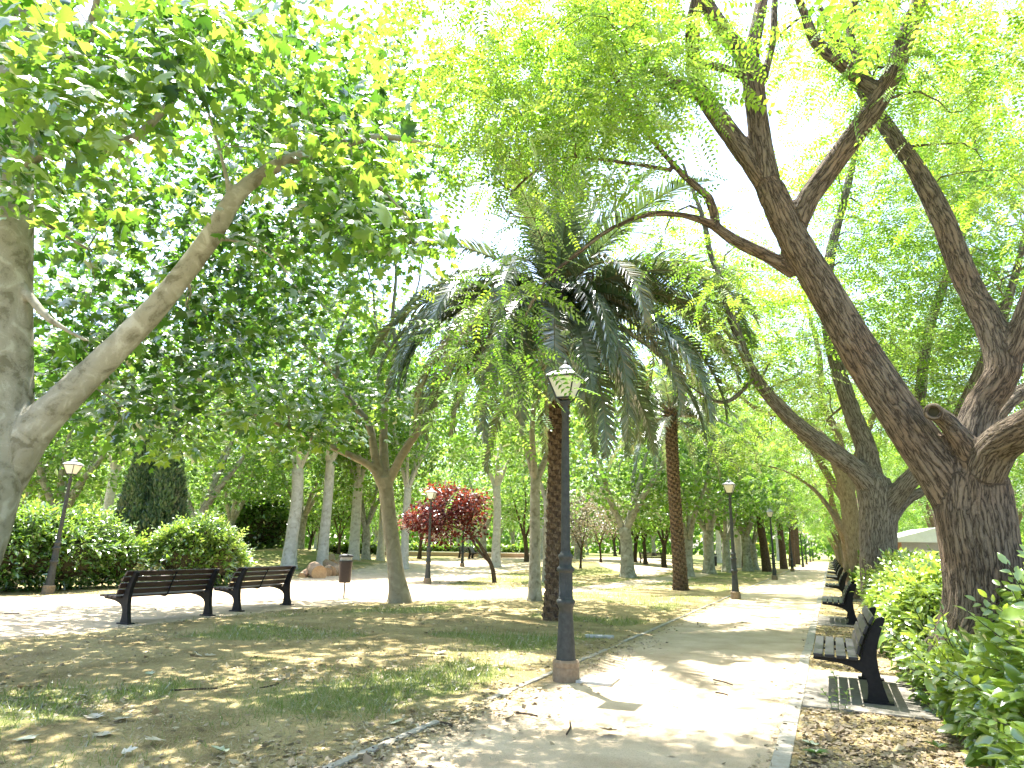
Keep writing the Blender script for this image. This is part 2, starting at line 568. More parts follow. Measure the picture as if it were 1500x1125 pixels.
M['litter'] = leaf_mat('dry_leaf', [(0, (.19, .135, .07)), (.5, (.35, .27, .15)), (1, (.53, .45, .29))],
                       [(0, (.1, .06, .02)), (.5, (.2, .13, .05)), (1, (.4, .3, .15))], 0.2, 0.03, 0.6)
M['fallen'] = leaf_mat('fallen_plane_leaf', [(0, (.30, .22, .12)), (.5, (.45, .38, .25)), (1, (.16, .26, .10))],
                       [(0, (.2, .14, .06)), (.5, (.3, .24, .12)), (1, (.1, .2, .04))], 0.2, 0.05, 0.5)
M['bark_soph'] = bark_mat('fissured_bark', (.045, .034, .024), (.275, .22, .158), (.285, .20, .132), 'fissured')
M['bark_knob'] = bark_mat('pale_fissured_bark', (.08, .064, .047), (.33, .285, .22), (.38, .33, .26), 'fissured')
M['bark_plane'] = bark_mat('plane_bark', (.17, .16, .115), (.33, .315, .255), (.52, .505, .44), 'plane')
M['bark_mid'] = bark_mat('middle_plane_bark', (.19, .165, .11), (.275, .245, .17), (.37, .34, .25), 'plane')
M['bark_pale'] = bark_mat('pale_bark', (.36, .33, .27), (.52, .49, .42), (.66, .63, .56), 'plane')
M['bark_brown'] = bark_mat('brown_bark', (.08, .058, .035), (.20, .15, .095), (.30, .24, .16), 'rough')
M['bark_dark'] = bark_mat('dark_bark', (.025, .018, .012), (.07, .05, .034), (.13, .095, .065), 'rough')
M['palm_boot'] = bark_mat('palm_leaf_scar', (.055, .035, .022), (.14, .095, .06), (.30, .23, .16), 'rough')
M['bark_palm'] = bark_mat('palm_bark', (.030, .020, .014), (.08, .052, .034), (.18, .13, .085), 'rough')
M['iron'] = pbr('lamp_iron', (.034, .037, .036), 0.55, 0.0, (.06, .064, .06), 0.15, 18, 0.2)
M['black_iron'] = pbr('bench_iron', (.007, .007, .008), 0.55, 0.0, (.016, .015, .015), 0.2, 25, 0.22)
M['wood_black'] = wood_mat('bench_slat_black', (.005, .005, .006), (.017, .016, .017), 0.5)
M['wood_brown'] = wood_mat('bench_slat_brown', (.030, .016, .012), (.085, .045, .032), 0.5)
M['wood_tip'] = pbr('bare_slat_end', (.50, .40, .27), 0.8, 0, (.32, .24, .15), 0.2, 60)
M['stone'] = pbr('plinth_stone', (.26, .195, .125), 0.9, 0, (.17, .12, .075), 0.6, 24)
M['concrete'] = pbr('concrete', (.22, .20, .16), 0.9, 0, (.155, .14, .11), 0.35, 14)
M['kerb'] = pbr('kerb_concrete', (.38, .345, .28), 0.9, 0, (.27, .24, .18), 0.4, 20)
M['glass'] = pbr('lantern_glass', (.70, .68, .58), 0.35, 0, (.58, .56, .46), 0.0, 9)
M['capmetal'] = pbr('lantern_cap', (.40, .42, .44), 0.45, 0.0, (.22, .23, .25), 0.1, 20)
M['bin'] = pbr('bin_paint', (.030, .018, .017), 0.5, 0, (.020, .013, .013), 0.1, 14)
M['binlid'] = pbr('bin_lid', (.03, .03, .03), 0.5, 0, (.05, .045, .04), 0.1, 14)
M['logend'] = pbr('cut_log_end', (.62, .40, .21), 0.85, 0, (.46, .26, .12), 0.3, 16)
M['logbark'] = pbr('log_bark', (.42, .28, .17), 0.9, 0, (.24, .15, .09), 0.5, 12)
M['slab'] = pbr('grey_slab', (.42, .41, .38), 0.9, 0, (.30, .29, .26), 0.3, 10)
M['brickwall'] = pbr('low_wall_face', (.34, .25, .19), 0.9, 0, (.28, .21, .16), 0.3, 8)
M['white'] = pbr('white_paint', (.78, .77, .73), 0.7, 0, (.68, .67, .63), 0.1, 3)
M['cream'] = pbr('cream_render', (.68, .55, .36), 0.9, 0, (.60, .48, .31), 0.2, 2)
M['yellow'] = pbr('yellow_paint', (.62, .55, .05), 0.5)
M['window'] = pbr('window_glass', (.10, .12, .14), 0.15)
M['lid'] = pbr('utility_lid', (.50, .49, .45), 0.85, 0, (.40, .385, .35), 0.3, 30)
M['hay'] = pbr('tile_roof', (.46, .26, .16), 0.9, 0, (.36, .2, .13), 0.3, 6)
M['core'] = pbr('inner_shade_and_stems', (.03, .028, .015), 1.0, 0, (.05, .045, .02), 0.4, 14)  # dark tone stands for shade inside foliage and the stub hole; also stems
# ------------------------------------------------------------------ leaf templates (x = petiole to tip)
def _fan(outline, centre):
    v = np.array([centre] + outline, float)
    n = len(outline)
    t = np.array([[0, i + 1, i + 2] for i in range(n - 1)] + [[0, n, 1]])
    return v, t


def tmpl_plane():
    h = [(-.03, .05), (.02, .30), (.16, .52), (.30, .27), (.62, .60), (.60, .24), (.78, .26)]
    o = h + [(1.05, 0)] + [(x, -y) for x, y in h[::-1]]
    o = [(x, y, -.28 * abs(y) - .10 * x * x) for x, y in o]
    return _fan(o, (.36, 0, .05))


def tmpl_star():
    h = [(0, .04), (.14, .50), (.32, .24), (.62, .56), (.66, .2)]
    o = h + [(1.05, 0)] + [(x, -y) for x, y in h[::-1]]
    o = [(x, y, -.3 * abs(y) - .1 * x * x) for x, y in o]
    return _fan(o, (.36, 0, .05))


def tmpl_kite():
    v = np.array([(0, 0, 0), (.45, .42, -.12), (1, 0, -.1), (.45, -.42, -.12)], float)
    return v, np.array([[0, 1, 2], [0, 2, 3]][:2])[:, ::1]


def tmpl_kite_fold():
    v = np.array([(0, 0, 0), (.42, .46, -.16), (1, 0, -.12), (.42, -.46, -.16)], float)
    return v, np.array([[0, 2, 1], [0, 3, 2]])


def tmpl_ovate(w=.24):
    xs = [0, .22, .5, .78, 1.0]
    ws = [0.02, w * .8, w, w * .62, 0.0]
    v = []
    for x, a in zip(xs, ws):
        z = -.22 * x * x
        v += [(x, a, z + .35 * a), (x, 0, z), (x, -a, z + .35 * a)]
    t = []
    for i in range(4):
        p = i * 3
        t += [[p, p + 1, p + 4], [p, p + 4, p + 3], [p + 1, p + 2, p + 5], [p + 1, p + 5, p + 4]]
    return np.array(v, float), np.array(t)


def tmpl_pinnate(pairs=6, wid=.052, ln=.19):
    v = []; t = []

    def leaflet(ox, dirx, diry, L, w):
        n = math.hypot(dirx, diry); dx, dy = dirx / n, diry / n
        z0 = -.16 * ox * ox
        b = len(v)
        v.extend([(ox, 0, z0), (ox + dx * L * .45 - dy * w, dy * L * .45 + dx * w, z0 + .012), (ox + dx * L, dy * L, z0 - .03), (ox + dx * L * .45 + dy * w, dy * L * .45 - dx * w, z0 + .012)])
        t.extend([[b, b + 2, b + 1], [b, b + 3, b + 2]])
    for i in range(pairs):
        x = .16 + .80 * i / pairs
        L = ln * (1.0 - .35 * abs(i / (pairs - 1) - .4))
        for s in (1, -1):
            leaflet(x, .45, s, L, wid * .8)
    leaflet(.93, 1, 0.0, ln * .8, wid * .8)
    b = len(v)
    v.extend([(0, .006, 0), (0, -.006, 0), (.95, 0, -.145)])
    t.append([b, b + 1, b + 2])
    return np.array(v, float), np.array(t)


TP = dict(plane=tmpl_plane(), star=tmpl_star(), kite=tmpl_kite_fold(), ovate=tmpl_ovate(.25), narrow=tmpl_ovate(.2),
          pin=tmpl_pinnate(6), pin5=tmpl_pinnate(4, .075, .25))


def unit(v):
    return v / (np.linalg.norm(v, axis=-1, keepdims=True) + 1e-9)


# ------------------------------------------------------------------ skeleton of a tree
class Skel:
    def __init__(s):
        s.pos = []; s.par = []; s.rad = []; s.chains = []; s.tips = []

    def limb(s, pts, parent=-1, step=0.22):
        """pts rows (x, y, z, r): a hand laid limb"""
        P = catmull(pts, step)
        ids = []
        for i, q in enumerate(P):
            s.pos.append(q[:3]); s.rad.append(q[3])
            s.par.append(parent if i == 0 else len(s.pos) - 2)
            ids.append(len(s.pos) - 1)
        s.chains.append(ids)
        return ids

    def grow(s, targets, rt=0.006, jit=0.12, maxr=0.09, expo=2.3, minnode=0, seg=0.4, seed=0):
        rg = np.random.default_rng(seed)
        n0 = len(s.pos)
        targets = np.asarray(targets, float)
        cap = n0 + 40 * len(targets) + 10
        P = np.zeros((cap, 3)); P[:n0] = np.array(s.pos)
        par = list(s.par); n = n0
        ok = np.zeros(cap, bool); ok[minnode:n0] = True
        d0 = np.min(np.linalg.norm(targets[:, None] - P[None, minnode:n0], axis=2), axis=1)
        order = np.argsort(d0)
        tips = np.zeros(len(targets), int)
        for j in order:
            t = targets[j]
            d = np.linalg.norm(P[:n] - t, axis=1)
            d = np.where(ok[:n], d + 0.25 * np.maximum(P[:n, 2] - t[2], 0), 1e9)
            i = int(np.argmin(d))
            L = float(np.linalg.norm(P[i] - t))
            p0 = P[i]
            tang = p0 - P[par[i]] if par[i] >= 0 else np.array([0, 0, 1.0])
            tang = tang / (np.linalg.norm(tang) + 1e-9)
            k = max(2, min(30, int(math.ceil(L / seg))))
            c1 = p0 + tang * L * 0.35 + np.array([0, 0, 0.06 * L])
            c2 = t - (t - p0) * 0.3 + np.array([0, 0, 0.12 * L])
            last = i
            for q in range(1, k + 1):
                u = q / k
                x = (1 - u) ** 3 * p0 + 3 * u * (1 - u) ** 2 * c1 + 3 * u * u * (1 - u) * c2 + u ** 3 * t
                if q < k:
                    x = x + rg.normal(0, jit * L / k * 0.6, 3)
                P[n] = x; par.append(last); ok[n] = True
                last = n; n += 1
            tips[j] = last
        cnt = np.zeros(n); cnt[tips] = 1
        for i in range(n - 1, n0 - 1, -1):
            if par[i] >= n0:
                cnt[par[i]] += cnt[i]
        r = rt * np.maximum(cnt, 1) ** (1 / expo)
        r = np.minimum(r, maxr)
        s.pos += [P[i] for i in range(n0, n)]
        s.par = par
        s.rad += list(r[n0:])
        R_ = np.array(s.rad)
        for i in range(n0, n):
            p = par[i]
            if R_[i] > R_[p] * 0.8:
                R_[i] = R_[p] * 0.8
        s.rad = list(R_)
        s.tips = tips
        s.n0 = n0
        return tips

    def mesh_thin(s, A, n0, k=4, thick=0.03):
        pos = np.array(s.pos); par = np.array(s.par); rad = np.array(s.rad)
        idx = np.arange(n0, len(pos)); idx = idx[par[idx] >= 0]
        a = pos[par[idx]]; b = pos[idx]
        t = unit(b - a)
        pa = par[idx]
        tp = np.where((par[pa] >= 0)[:, None], unit(pos[pa] - pos[np.maximum(par[pa], 0)]), t)
        r1 = rad[idx]; r0 = np.where(pa >= n0, np.minimum(rad[pa], r1 * 1.35), r1 * 1.25)
        ref = np.array([0.31, 0.72, 0.62])

        def ring(c, t, r, k):
            x = unit(np.cross(t, ref)); y = np.cross(t, x)
            th = np.arange(k) / k * 2 * PI
            return c[:, None] + r[:, None, None] * (np.cos(th)[None, :, None] * x[:, None] + np.sin(th)[None, :, None] * y[:, None]), th
        for sel, kk in ((r1 < thick, k), (r1 >= thick, 9)):
            if not sel.any():
                continue
            ta = unit(t[sel] + tp[sel])
            v0, th = ring(a[sel], ta, r0[sel], kk); v1, _ = ring(b[sel], t[sel], r1[sel], kk)
            n = len(v0)
            v = np.concatenate([v0, v1], 1).reshape(-1, 3)
            aa = np.arange(kk); bb = (aa + 1) % kk
            q = np.stack([aa, bb, kk + bb, kk + aa], -1)[None] + (np.arange(n) * 2 * kk)[:, None, None]
            A.add(v, quad=q.reshape(-1, 4), bark=v)

    def mesh_thick(s, A, chains=None, k=14, lump=0.06, seed=0):
        for c in (chains if chains is not None else s.chains):
            pts = np.array([s.pos[i] for i in c]); r = np.array([s.rad[i] for i in c])
            kk = k if r.max() > 0.08 else max(7, k - 4)
            tube(A, pts, r, kk, lump=lump, seed=seed + c[0])


def blended(A, sk, chains, voxel, amp, ridge, name, seed=0, smooth_it=9):
    """melt overlapping limb tubes into one skin with crotches, then carve the bark; returns (verts, quads, bark)"""
    me = A.build(name + '_raw', [M['bark_soph']], attrs=False)
    o = bpy.data.objects.new(name + '_raw', me); C.objects.link(o)
    md = o.modifiers.new('r', 'REMESH'); md.mode = 'VOXEL'; md.voxel_size = voxel
    ms = o.modifiers.new('s', 'SMOOTH'); ms.iterations = smooth_it; ms.factor = 0.5
    dg = bpy.context.evaluated_depsgraph_get(); dg.update()
    ev = o.evaluated_get(dg)
    m2 = bpy.data.meshes.new_from_object(ev)
    n = len(m2.vertices)
    V = np.zeros(n * 3, np.float32); m2.vertices.foreach_get('co', V); V = V.reshape(-1, 3).astype(float)
    Nn = np.zeros(n * 3, np.float32); m2.vertices.foreach_get('normal', Nn); Nn = Nn.reshape(-1, 3).astype(float)
    t4 = []; t3 = []
    li = np.zeros(len(m2.loops), np.int32); m2.loops.foreach_get('vertex_index', li)
    ls = np.zeros(len(m2.polygons), np.int32); m2.polygons.foreach_get('loop_start', ls)
    lt = np.zeros(len(m2.polygons), np.int32); m2.polygons.foreach_get('loop_total', lt)
    q = ls[lt == 4]; t4 = li[q[:, None] + np.arange(4)] if len(q) else np.zeros((0, 4), int)
    q = ls[lt == 3]; t3 = li[q[:, None] + np.arange(3)] if len(q) else np.zeros((0, 3), int)
    bpy.data.objects.remove(o); bpy.data.meshes.remove(me); bpy.data.meshes.remove(m2)
    D = []; T = []; X = []; Y = []; Sx = []; Rr = []
    off = 0.0
    for c in chains:
        P = catmull(np.array([list(sk.pos[i]) + [sk.rad[i]] for i in c]), 0.08)
        t, nn, b = frames(P[:, :3])
        sl = off + np.concatenate([[0], np.cumsum(np.linalg.norm(np.diff(P[:, :3], axis=0), axis=1))])
        D.append(P[:, :3]); X.append(nn); Y.append(b); T.append(t); Sx.append(sl); Rr.append(P[:, 3])
        off += 13.7
    D = np.concatenate(D); X = np.concatenate(X); Y = np.concatenate(Y); T = np.concatenate(T); Sx = np.concatenate(Sx); Rr = np.concatenate(Rr)
    bk = np.zeros((n, 3))
    for i in range(0, n, 4000):
        d = np.linalg.norm(V[i:i + 4000, None] - D[None], axis=2) - Rr[None]
        j = np.argmin(d, axis=1)
        o_ = V[i:i + 4000] - D[j]
        bk[i:i + 4000] = np.stack([(o_ * X[j]).sum(1), (o_ * Y[j]).sum(1), Sx[j] + (o_ * T[j]).sum(1)], 1)
    if amp > 0:
        f = np.array(ridge)
        w = (vnoise(bk * f * 0.5 + 5.0, seed + 3) - .5) * 0.9
        h = np.abs(vnoise(bk * f + w[:, None], seed) - .5) * 2
        h2 = vnoise(bk * np.array([3.0, 3.0, 1.2]), seed + 9) - .5
        V = V + Nn * ((np.minimum(h * 2.2, 1) - 0.75) * amp + h2 * amp * 1.6)[:, None]
    return V, t3, t4, bk


# ------------------------------------------------------------------ leaf scatter
def leaf_clumps(A, tpl, cen, per, spread, size, var0, seed=0, outward=None, droop=0.35, tilt=0.55, varj=0.22, flat=0.6, sizej=0.25, mat=0):
    rg = np.random.default_rng(seed)
    cen = np.asarray(cen, float)
    n = len(cen)
    if n == 0:
        return
    cnt = np.maximum(1, rg.poisson(per, n))
    ix = np.repeat(np.arange(n), cnt)
    k = len(ix)
    off = rg.normal(0, 1, (k, 3)) * spread * np.array([1, 1, flat])
    pos = cen[ix] + off
    ax = unit(off * np.array([1, 1, .5])) + rg.normal(0, .35, (k, 3)) + np.array([0, 0, -droop])
    nrm = np.array([0, 0, 1.0]) + rg.normal(0, tilt, (k, 3)) + unit(off) * 0.25
    sz = size * np.exp(rg.normal(0, sizej, k))
    v0 = np.asarray(var0) * np.ones(n)
    var = np.clip(v0[ix] + rg.normal(0, varj, k), 0, 1)
    tv, tt = tpl
    A.leaves(tv, tt, pos, ax, nrm, sz, var, mat=mat)


GAPS_PX = [(1075, 250, 62, 85), (690, 375, 52, 42), (212, 425, 40, 35), (160, 205, 60, 20), (990, 60, 26, 70), (1045, 195, 30, 60), (640, 60, 35, 40),
           (700, 300, 45, 30), (960, 250, 40, 40), (1440, 330, 40, 22), (60, 22, 50, 20), (540, 80, 30, 30), (200, 350, 40, 25), (640, 290, 30, 40), (1180, 180, 30, 50)]
SUNNY = [(-1.55, 6.9, 1.15), (-1.0, 9.6, .6), (-2.2, 11.3, .5), (-1.6, 14.5, .6), (-24, 26, 7), (-19, 23, 3.8), (-16.5, 29, 5), (-30, 17, 5), (-22, 16.5, 2.0), (-20.5, 13.3, 2.6), (-17.3, 19.6, 2.6), (-23.5, 9.5, 2.0),
         (-2.0, 31, 1.7), (-2, 45, 5), (-2, 75, 14), (-9, 36, 3.0), (-13, 44, 4), (-6.5, 8.6, .45), (-8.5, 7.2, .4), (-7.0, 6.2, .35), (-5.0, 9.9, .5), (-9.6, 10.0, .5), (-6.0, 4.6, .4),
         (-7.6, 11.9, .5), (-4.2, 12.4, .5), (-5.6, 17.5, .6), (-8, 24, .9), (-14.0, 7.2, .35), (-16, 9, .4), (1.6, 6.4, .8), (1.5, 11.5, 1.0), (2.0, 22, 2.5)]


def sieve(p, gaps=True, seed=0, keep=0.06):
    """drop clumps that stand in the gaps of the canopy: where open sky shows and where the sun reaches the ground"""
    p = np.asarray(p, float)
    rg = np.random.default_rng(seed + 77)
    k = np.ones(len(p), bool)
    if gaps:
        x, y, w = proj(p)
        for cx, cy, rx, ry in GAPS_PX:
            k &= ~((((x - cx) / rx) ** 2 + ((y - cy) / ry) ** 2 < 1) & (w > 0))
    s = p[:, :2] - SUN[None, :2] * (p[:, 2:3] / SUN[2])
    for cx, cy, r in SUNNY:
        k &= ~((np.hypot(s[:, 0] - cx, s[:, 1] - cy) < r))
    return p[k | (rg.random(len(p)) < keep)]


def px_clumps(regs, seed):
    """clumps strewn through cones of air: (px, py, rx, ry, D0, D1, n)"""
    rg = np.random.default_rng(seed)
    out = []
    for cx, cy, rx, ry, d0, d1, n in regs:
        a = rg.random(n) * 2 * PI; r = np.sqrt(rg.random(n))
        d = d0 + (d1 - d0) * rg.random(n)
        for i in range(n):
            out.append(at(cx + rx * r[i] * math.cos(a[i]), cy + ry * r[i] * math.sin(a[i]), d[i]))
    return np.array(out)


def ball(c, r, n, seed, shell=0.35, low=None):
    rg = np.random.default_rng(seed)
    d = unit(rg.normal(0, 1, (n, 3)))
    q = (shell + (1 - shell) * rg.random(n)) ** (1 / 2.2)
    p = np.asarray(c) + d * q[:, None] * np.asarray(r)
    # hollows between big boughs
    k = vnoise(p * 0.55, seed) > 0.36
    p = p[k]
    if low is not None:
        p = p[p[:, 2] > low]
    return p


def out_of_frame(p, m=40):
    x, y, w = proj(p)
    return ~((x > -m) & (x < 1500 + m) & (y > -m) & (y < 1125) & (w > 0))


def hero(name, label, cat, base, sk, mats, leafacc, voxel=0.025, amp=0.0, ridge=(18, 18, 3), seed=0, thick_chains=None, group=None, lump=0.06, k=16):
    """assemble a tree with hand laid limbs: root > trunk, crown"""
    root = thing(name, label, cat, base, group=group)
    A = Acc(); sk.mesh_thick(A, lump=lump, seed=seed, k=k)
    V, t3, t4, bk = blended(A, sk, sk.chains, voxel, amp, ridge, name, seed)
    B = Acc(); B.add(V, t3, t4, bark=bk)
    sk.mesh_thin(B, sk.n0)
    part('trunk', B.build('trunk', [mats[0]], off=base), root)
    part('crown', leafacc.build('crown', [mats[1]], smooth_=True, off=base), root)
    return root


def L(*rows):
    """limb from rows (px, py, D, r)"""
    return np.array([list(at(a, b, d)) + [r] for a, b, d, r in rows])


def generic(name, label, cat, H, fork, spread, r0, nlimb, nclump, per, size, tpl, barkm, leafm, seed, group=None, lean=0.0, crown_low=None, var=.5, cz=None, rz_=None, clspread=.42):
    """a park tree round the origin"""
    rg = np.random.default_rng(seed)
    sk = Skel()
    top = np.array([lean * fork, lean * .3 * fork, fork])
    tr = sk.limb([(0, 0, -.15, r0 * 1.7), (0.01, 0, .12, r0 * 1.32), (top[0] * .2, 0, fork * .25, r0 * 1.05), (top[0] * .6 + rg.normal(0, .05), top[1] * .5, fork * .65, r0 * .95), (*top, r0 * .95)], step=.3)
    a0 = rg.random() * 6.28
    for i in range(nlimb):
        a = a0 + i / nlimb * 2 * PI + rg.normal(0, .3)
        e = rg.uniform(.35, .6)
        h = (H - fork) * rg.uniform(.55, .85)
        w = spread * rg.uniform(.35, .65)
        q = top.copy()
        st = tr[-1]
        p1 = q + np.array([math.cos(a) * w * .35, math.sin(a) * w * .35, h * .28])
        p2 = q + np.array([math.cos(a + .2) * w * .7, math.sin(a + .2) * w * .7, h * .6])
        p3 = q + np.array([math.cos(a) * w, math.sin(a) * w, h])
        rr = r0 * rg.uniform(.42, .62)
        sk.limb([(*(q - [0, 0, .25]), rr * 1.1), (*p1, rr * .9), (*p2, rr * .6), (*p3, rr * .25)], st, step=.45)
    cz = cz or (fork + (H - fork) * .58)
    rz_ = rz_ or (H - fork) * .5
    cl = ball((top[0], top[1], cz), (spread, spread, rz_), nclump, seed, low=crown_low)
    sk.grow(cl, minnode=len(tr) - 2, seg=.7, seed=seed, rt=.008)
    A = Acc(); sk.mesh_thick(A, k=12, lump=.07, seed=seed); sk.mesh_thin(A, sk.n0, k=3)
    B = Acc()
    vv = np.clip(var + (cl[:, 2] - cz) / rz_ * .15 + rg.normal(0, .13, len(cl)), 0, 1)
    leaf_clumps(B, TP[tpl], cl, per, clspread, size, vv, seed=seed)
    root = thing(name, label, cat, (0, 0, 0), group=group)
    part('trunk', A.build('trunk', [barkm]), root)
    part('crown', B.build('crown', [leafm], smooth_=False), root)
    return root
# ------------------------------------------------------------------ ground, path and square
def poly_sd(x, y, P):
    """signed distance to a polygon, positive inside"""
    P = np.asarray(P, float)
    ins = np.zeros(x.shape, bool)
    dm = np.full(x.shape, 1e9)
    n = len(P)
    for i in range(n):
        a = P[i]; b = P[(i + 1) % n]
        e = b - a
        t = np.clip(((x - a[0]) * e[0] + (y - a[1]) * e[1]) / (e @ e + 1e-12), 0, 1)
        dm = np.minimum(dm, np.hypot(x - a[0] - t * e[0], y - a[1] - t * e[1]))
        c = ((a[1] > y) != (b[1] > y)) & (x < (b[0] - a[0]) * (y - a[1]) / (b[1] - a[1] + 1e-12) + a[0])
        ins ^= c
    return np.where(ins, dm, -dm)


KL, KR = -3.24, -0.46                       # kerbs of the path

PLAZA = [G(*p)[:2] for p in [(-120, 968), (0, 938), (185, 919), (300, 906), (440, 891), (520, 884), (600, 880), (700, 877), (800, 871), (900, 861), (985, 851), (1040, 842),
                             (1038, 838), (985, 842), (930, 849), (850, 860), (760, 864), (690, 866), (655, 862), (655, 856), (700, 845), (745, 838), (800, 829), (835, 819),
                             (760, 817), (660, 818), (590, 822), (540, 830), (500, 838), (450, 846), (330, 858), (200, 869), (60, 873), (-140, 884)]]
TRACK = [G(*p)[:2] for p in [(842, 819), (900, 817), (960, 818), (1003, 823), (985, 836), (950, 846), (925, 842), (885, 830)]]


def sand_sd(x, y):
    a = np.minimum(x - KL, KR - x) 
    b = poly_sd(x, y, PLAZA)
    c = poly_sd(x, y, TRACK)
    return a, np.maximum(b, c)


def green_f(x, y):
    g = fbm2(x, y, .55, 5, 4)
    v = smooth(.47, .64, g) * .75
    for px, py, r, a in [(480, 1030, 1.1, .55), (560, 1015, .9, .5), (700, 955, 1.3, .5), (640, 985, 1.0, .3), (895, 935, 1.0, .7), (1060, 838, 8, .9), (940, 905, 1.2, .3), (600, 895, 1.0, .3), (700, 850, 5.0, .5),
                         (860, 835, 6, .5), (420, 805, 12, .35), (330, 1000, 1.0, .25), (60, 1110, 1.0, .3), (1000, 850, 5, .35)]:
        c = G(px, py)
        v = v + a * np.exp(-((x - c[0]) ** 2 + (y - c[1]) ** 2) / r ** 2) * (0.5 + fbm2(x, y, 1.7, 9, 3))
    v = v * smooth(.0, .8, KL - x)
    return np.clip(v, 0, 1)


def build_ground():
    xs = np.concatenate([np.arange(-340, -62, 14), np.arange(-62, -20, .7), np.arange(-20, 3, .14), np.arange(3, 40, 1.2), np.arange(40, 341, 15)])
    ys = np.concatenate([np.arange(-120, 1.5, 4), np.arange(1.5, 32, .14), np.arange(32, 72, .5), np.arange(72, 420, 9)])
    X, Y = np.meshgrid(xs, ys, indexing='ij')
    a, b = sand_sd(X, Y)
    far = np.where(Y > 125, -5, a)
    sd = np.maximum(far, b)
    sand = np.clip(.5 + sd / .7, 0, 1)
    # the path keeps crisper edges than the trodden square
    sand = np.where((np.abs(X - KL) < 1.0) & (Y < 125), np.clip(.35 + (X - KL) / 1.1, 0, 1), sand)
    gr = np.maximum(green_f(X, Y), smooth(50, 85, np.hypot(X, Y)) * .9) * (1 - sand)
    Z = gz(X, Y)
    mic = (fbm2(X, Y, 1.1, 3, 3) - .5) * .05 + (fbm2(X, Y, 6, 4, 3) - .5) * .022
    mic = mic * (1 - .75 * sand) * ((X < KL - .12) | (X > KR + .14)) + (fbm2(X, Y, 2.2, 8, 3) - .5) * .018 * (sand > .5)
    Z = Z + mic
    # the bare path wears a little hollow between its kerbs
    Z = np.where((X > KL) & (X < KR) & (Y < 125), Z - .012 + .03 * np.maximum(0, .35 - np.minimum(X - KL, KR - X)) , Z)
    ni, nj = X.shape
    idx = np.arange(ni * nj).reshape(ni, nj)
    q = np.stack([idx[:-1, :-1], idx[1:, :-1], idx[1:, 1:], idx[:-1, 1:]], -1).reshape(-1, 4)
    xc = (X[:-1, :-1] + X[1:, 1:]).ravel() / 2; yc = (Y[:-1, :-1] + Y[1:, 1:]).ravel() / 2
    ac, bc = sand_sd(xc, yc)
    is_path = (ac > 0) & (yc < 125)
    is_sq = (bc > 0) & ~is_path
    V = np.stack([X, Y, Z], -1).reshape(-1, 3)
    for nm, sel, lab in (('ground', ~is_path & ~is_sq, None), ('path', is_path, None), ('square', is_sq, None)):
        f = q[sel]
        u, inv = np.unique(f.ravel(), return_inverse=True)
        A = Acc(); A.add(V[u], quad=inv.reshape(-1, 4))
        me = A.build(nm, [M['ground']], attrs=False)
        for an, arr in (('sand', sand), ('green', gr)):
            at_ = me.attributes.new(an, 'FLOAT', 'POINT')
            at_.data.foreach_set('value', arr.ravel()[u].astype(np.float32))
        struct(nm, me)


build_ground()

# kerbs: rows of cast strips, some sunk under the dirt
for nm, x0, wid, hh, y0, y1, seed in (('kerb', KL, .07, .016, 2.5, 118, 1), ('kerb', KR, .13, .012, 2.0, 118, 2)):
    A = Acc(); rg = np.random.default_rng(seed)
    y = y0
    while y < y1:
        Ls = 1.0
        sink = -.012 if (nm and seed == 1 and 8.6 < y < 11.0) else 0
        if seed == 1 and 4.9 < y < 5.6:
            sink = -.02
        box(A, (x0 + rg.normal(0, .006), y + Ls / 2, hh - .06 + sink + rg.normal(0, .003)), (wid, Ls - .008, .12), rz=rg.normal(0, .005), bev=.006)
        y += Ls
    struct(nm, A.build('kerb', [M['kerb']], smooth_=False, attrs=False))

BENCH_Y = [8.95 + 8.4 * i for i in range(11)]
for i, y in enumerate(BENCH_Y[:6]):
    A = Acc(); box(A, (.2, y - .02, -.035), (1.18, 2.35, .11), bev=.008)
    struct('concrete_pad', A.build('concrete_pad', [M['concrete']], smooth_=False, attrs=False))

A = Acc(); c = G(876, 997); box(A, (c[0], c[1], .004), (.42, .42, .03), rz=.05, bev=.006)
box(A, (c[0], c[1], .0205), (.34, .34, .004), rz=.05)
t = thing('utility_cover', 'square pale concrete utility cover set in the sand beside the nearest lamp post', 'utility cover', (0, 0, 0), me=A.build('utility_cover', [M['lid']], smooth_=False, attrs=False))
A = Acc(); c = G(878, 934); box(A, (c[0], c[1], c[2] + .02), (.5, .16, .05), rz=.25, bev=.02)
t = thing('flat_stone', 'flat pale stone lying in the grass behind the nearest lamp post', 'stone', (0, 0, 0), me=A.build('flat_stone', [M['slab']], smooth_=False, attrs=False))


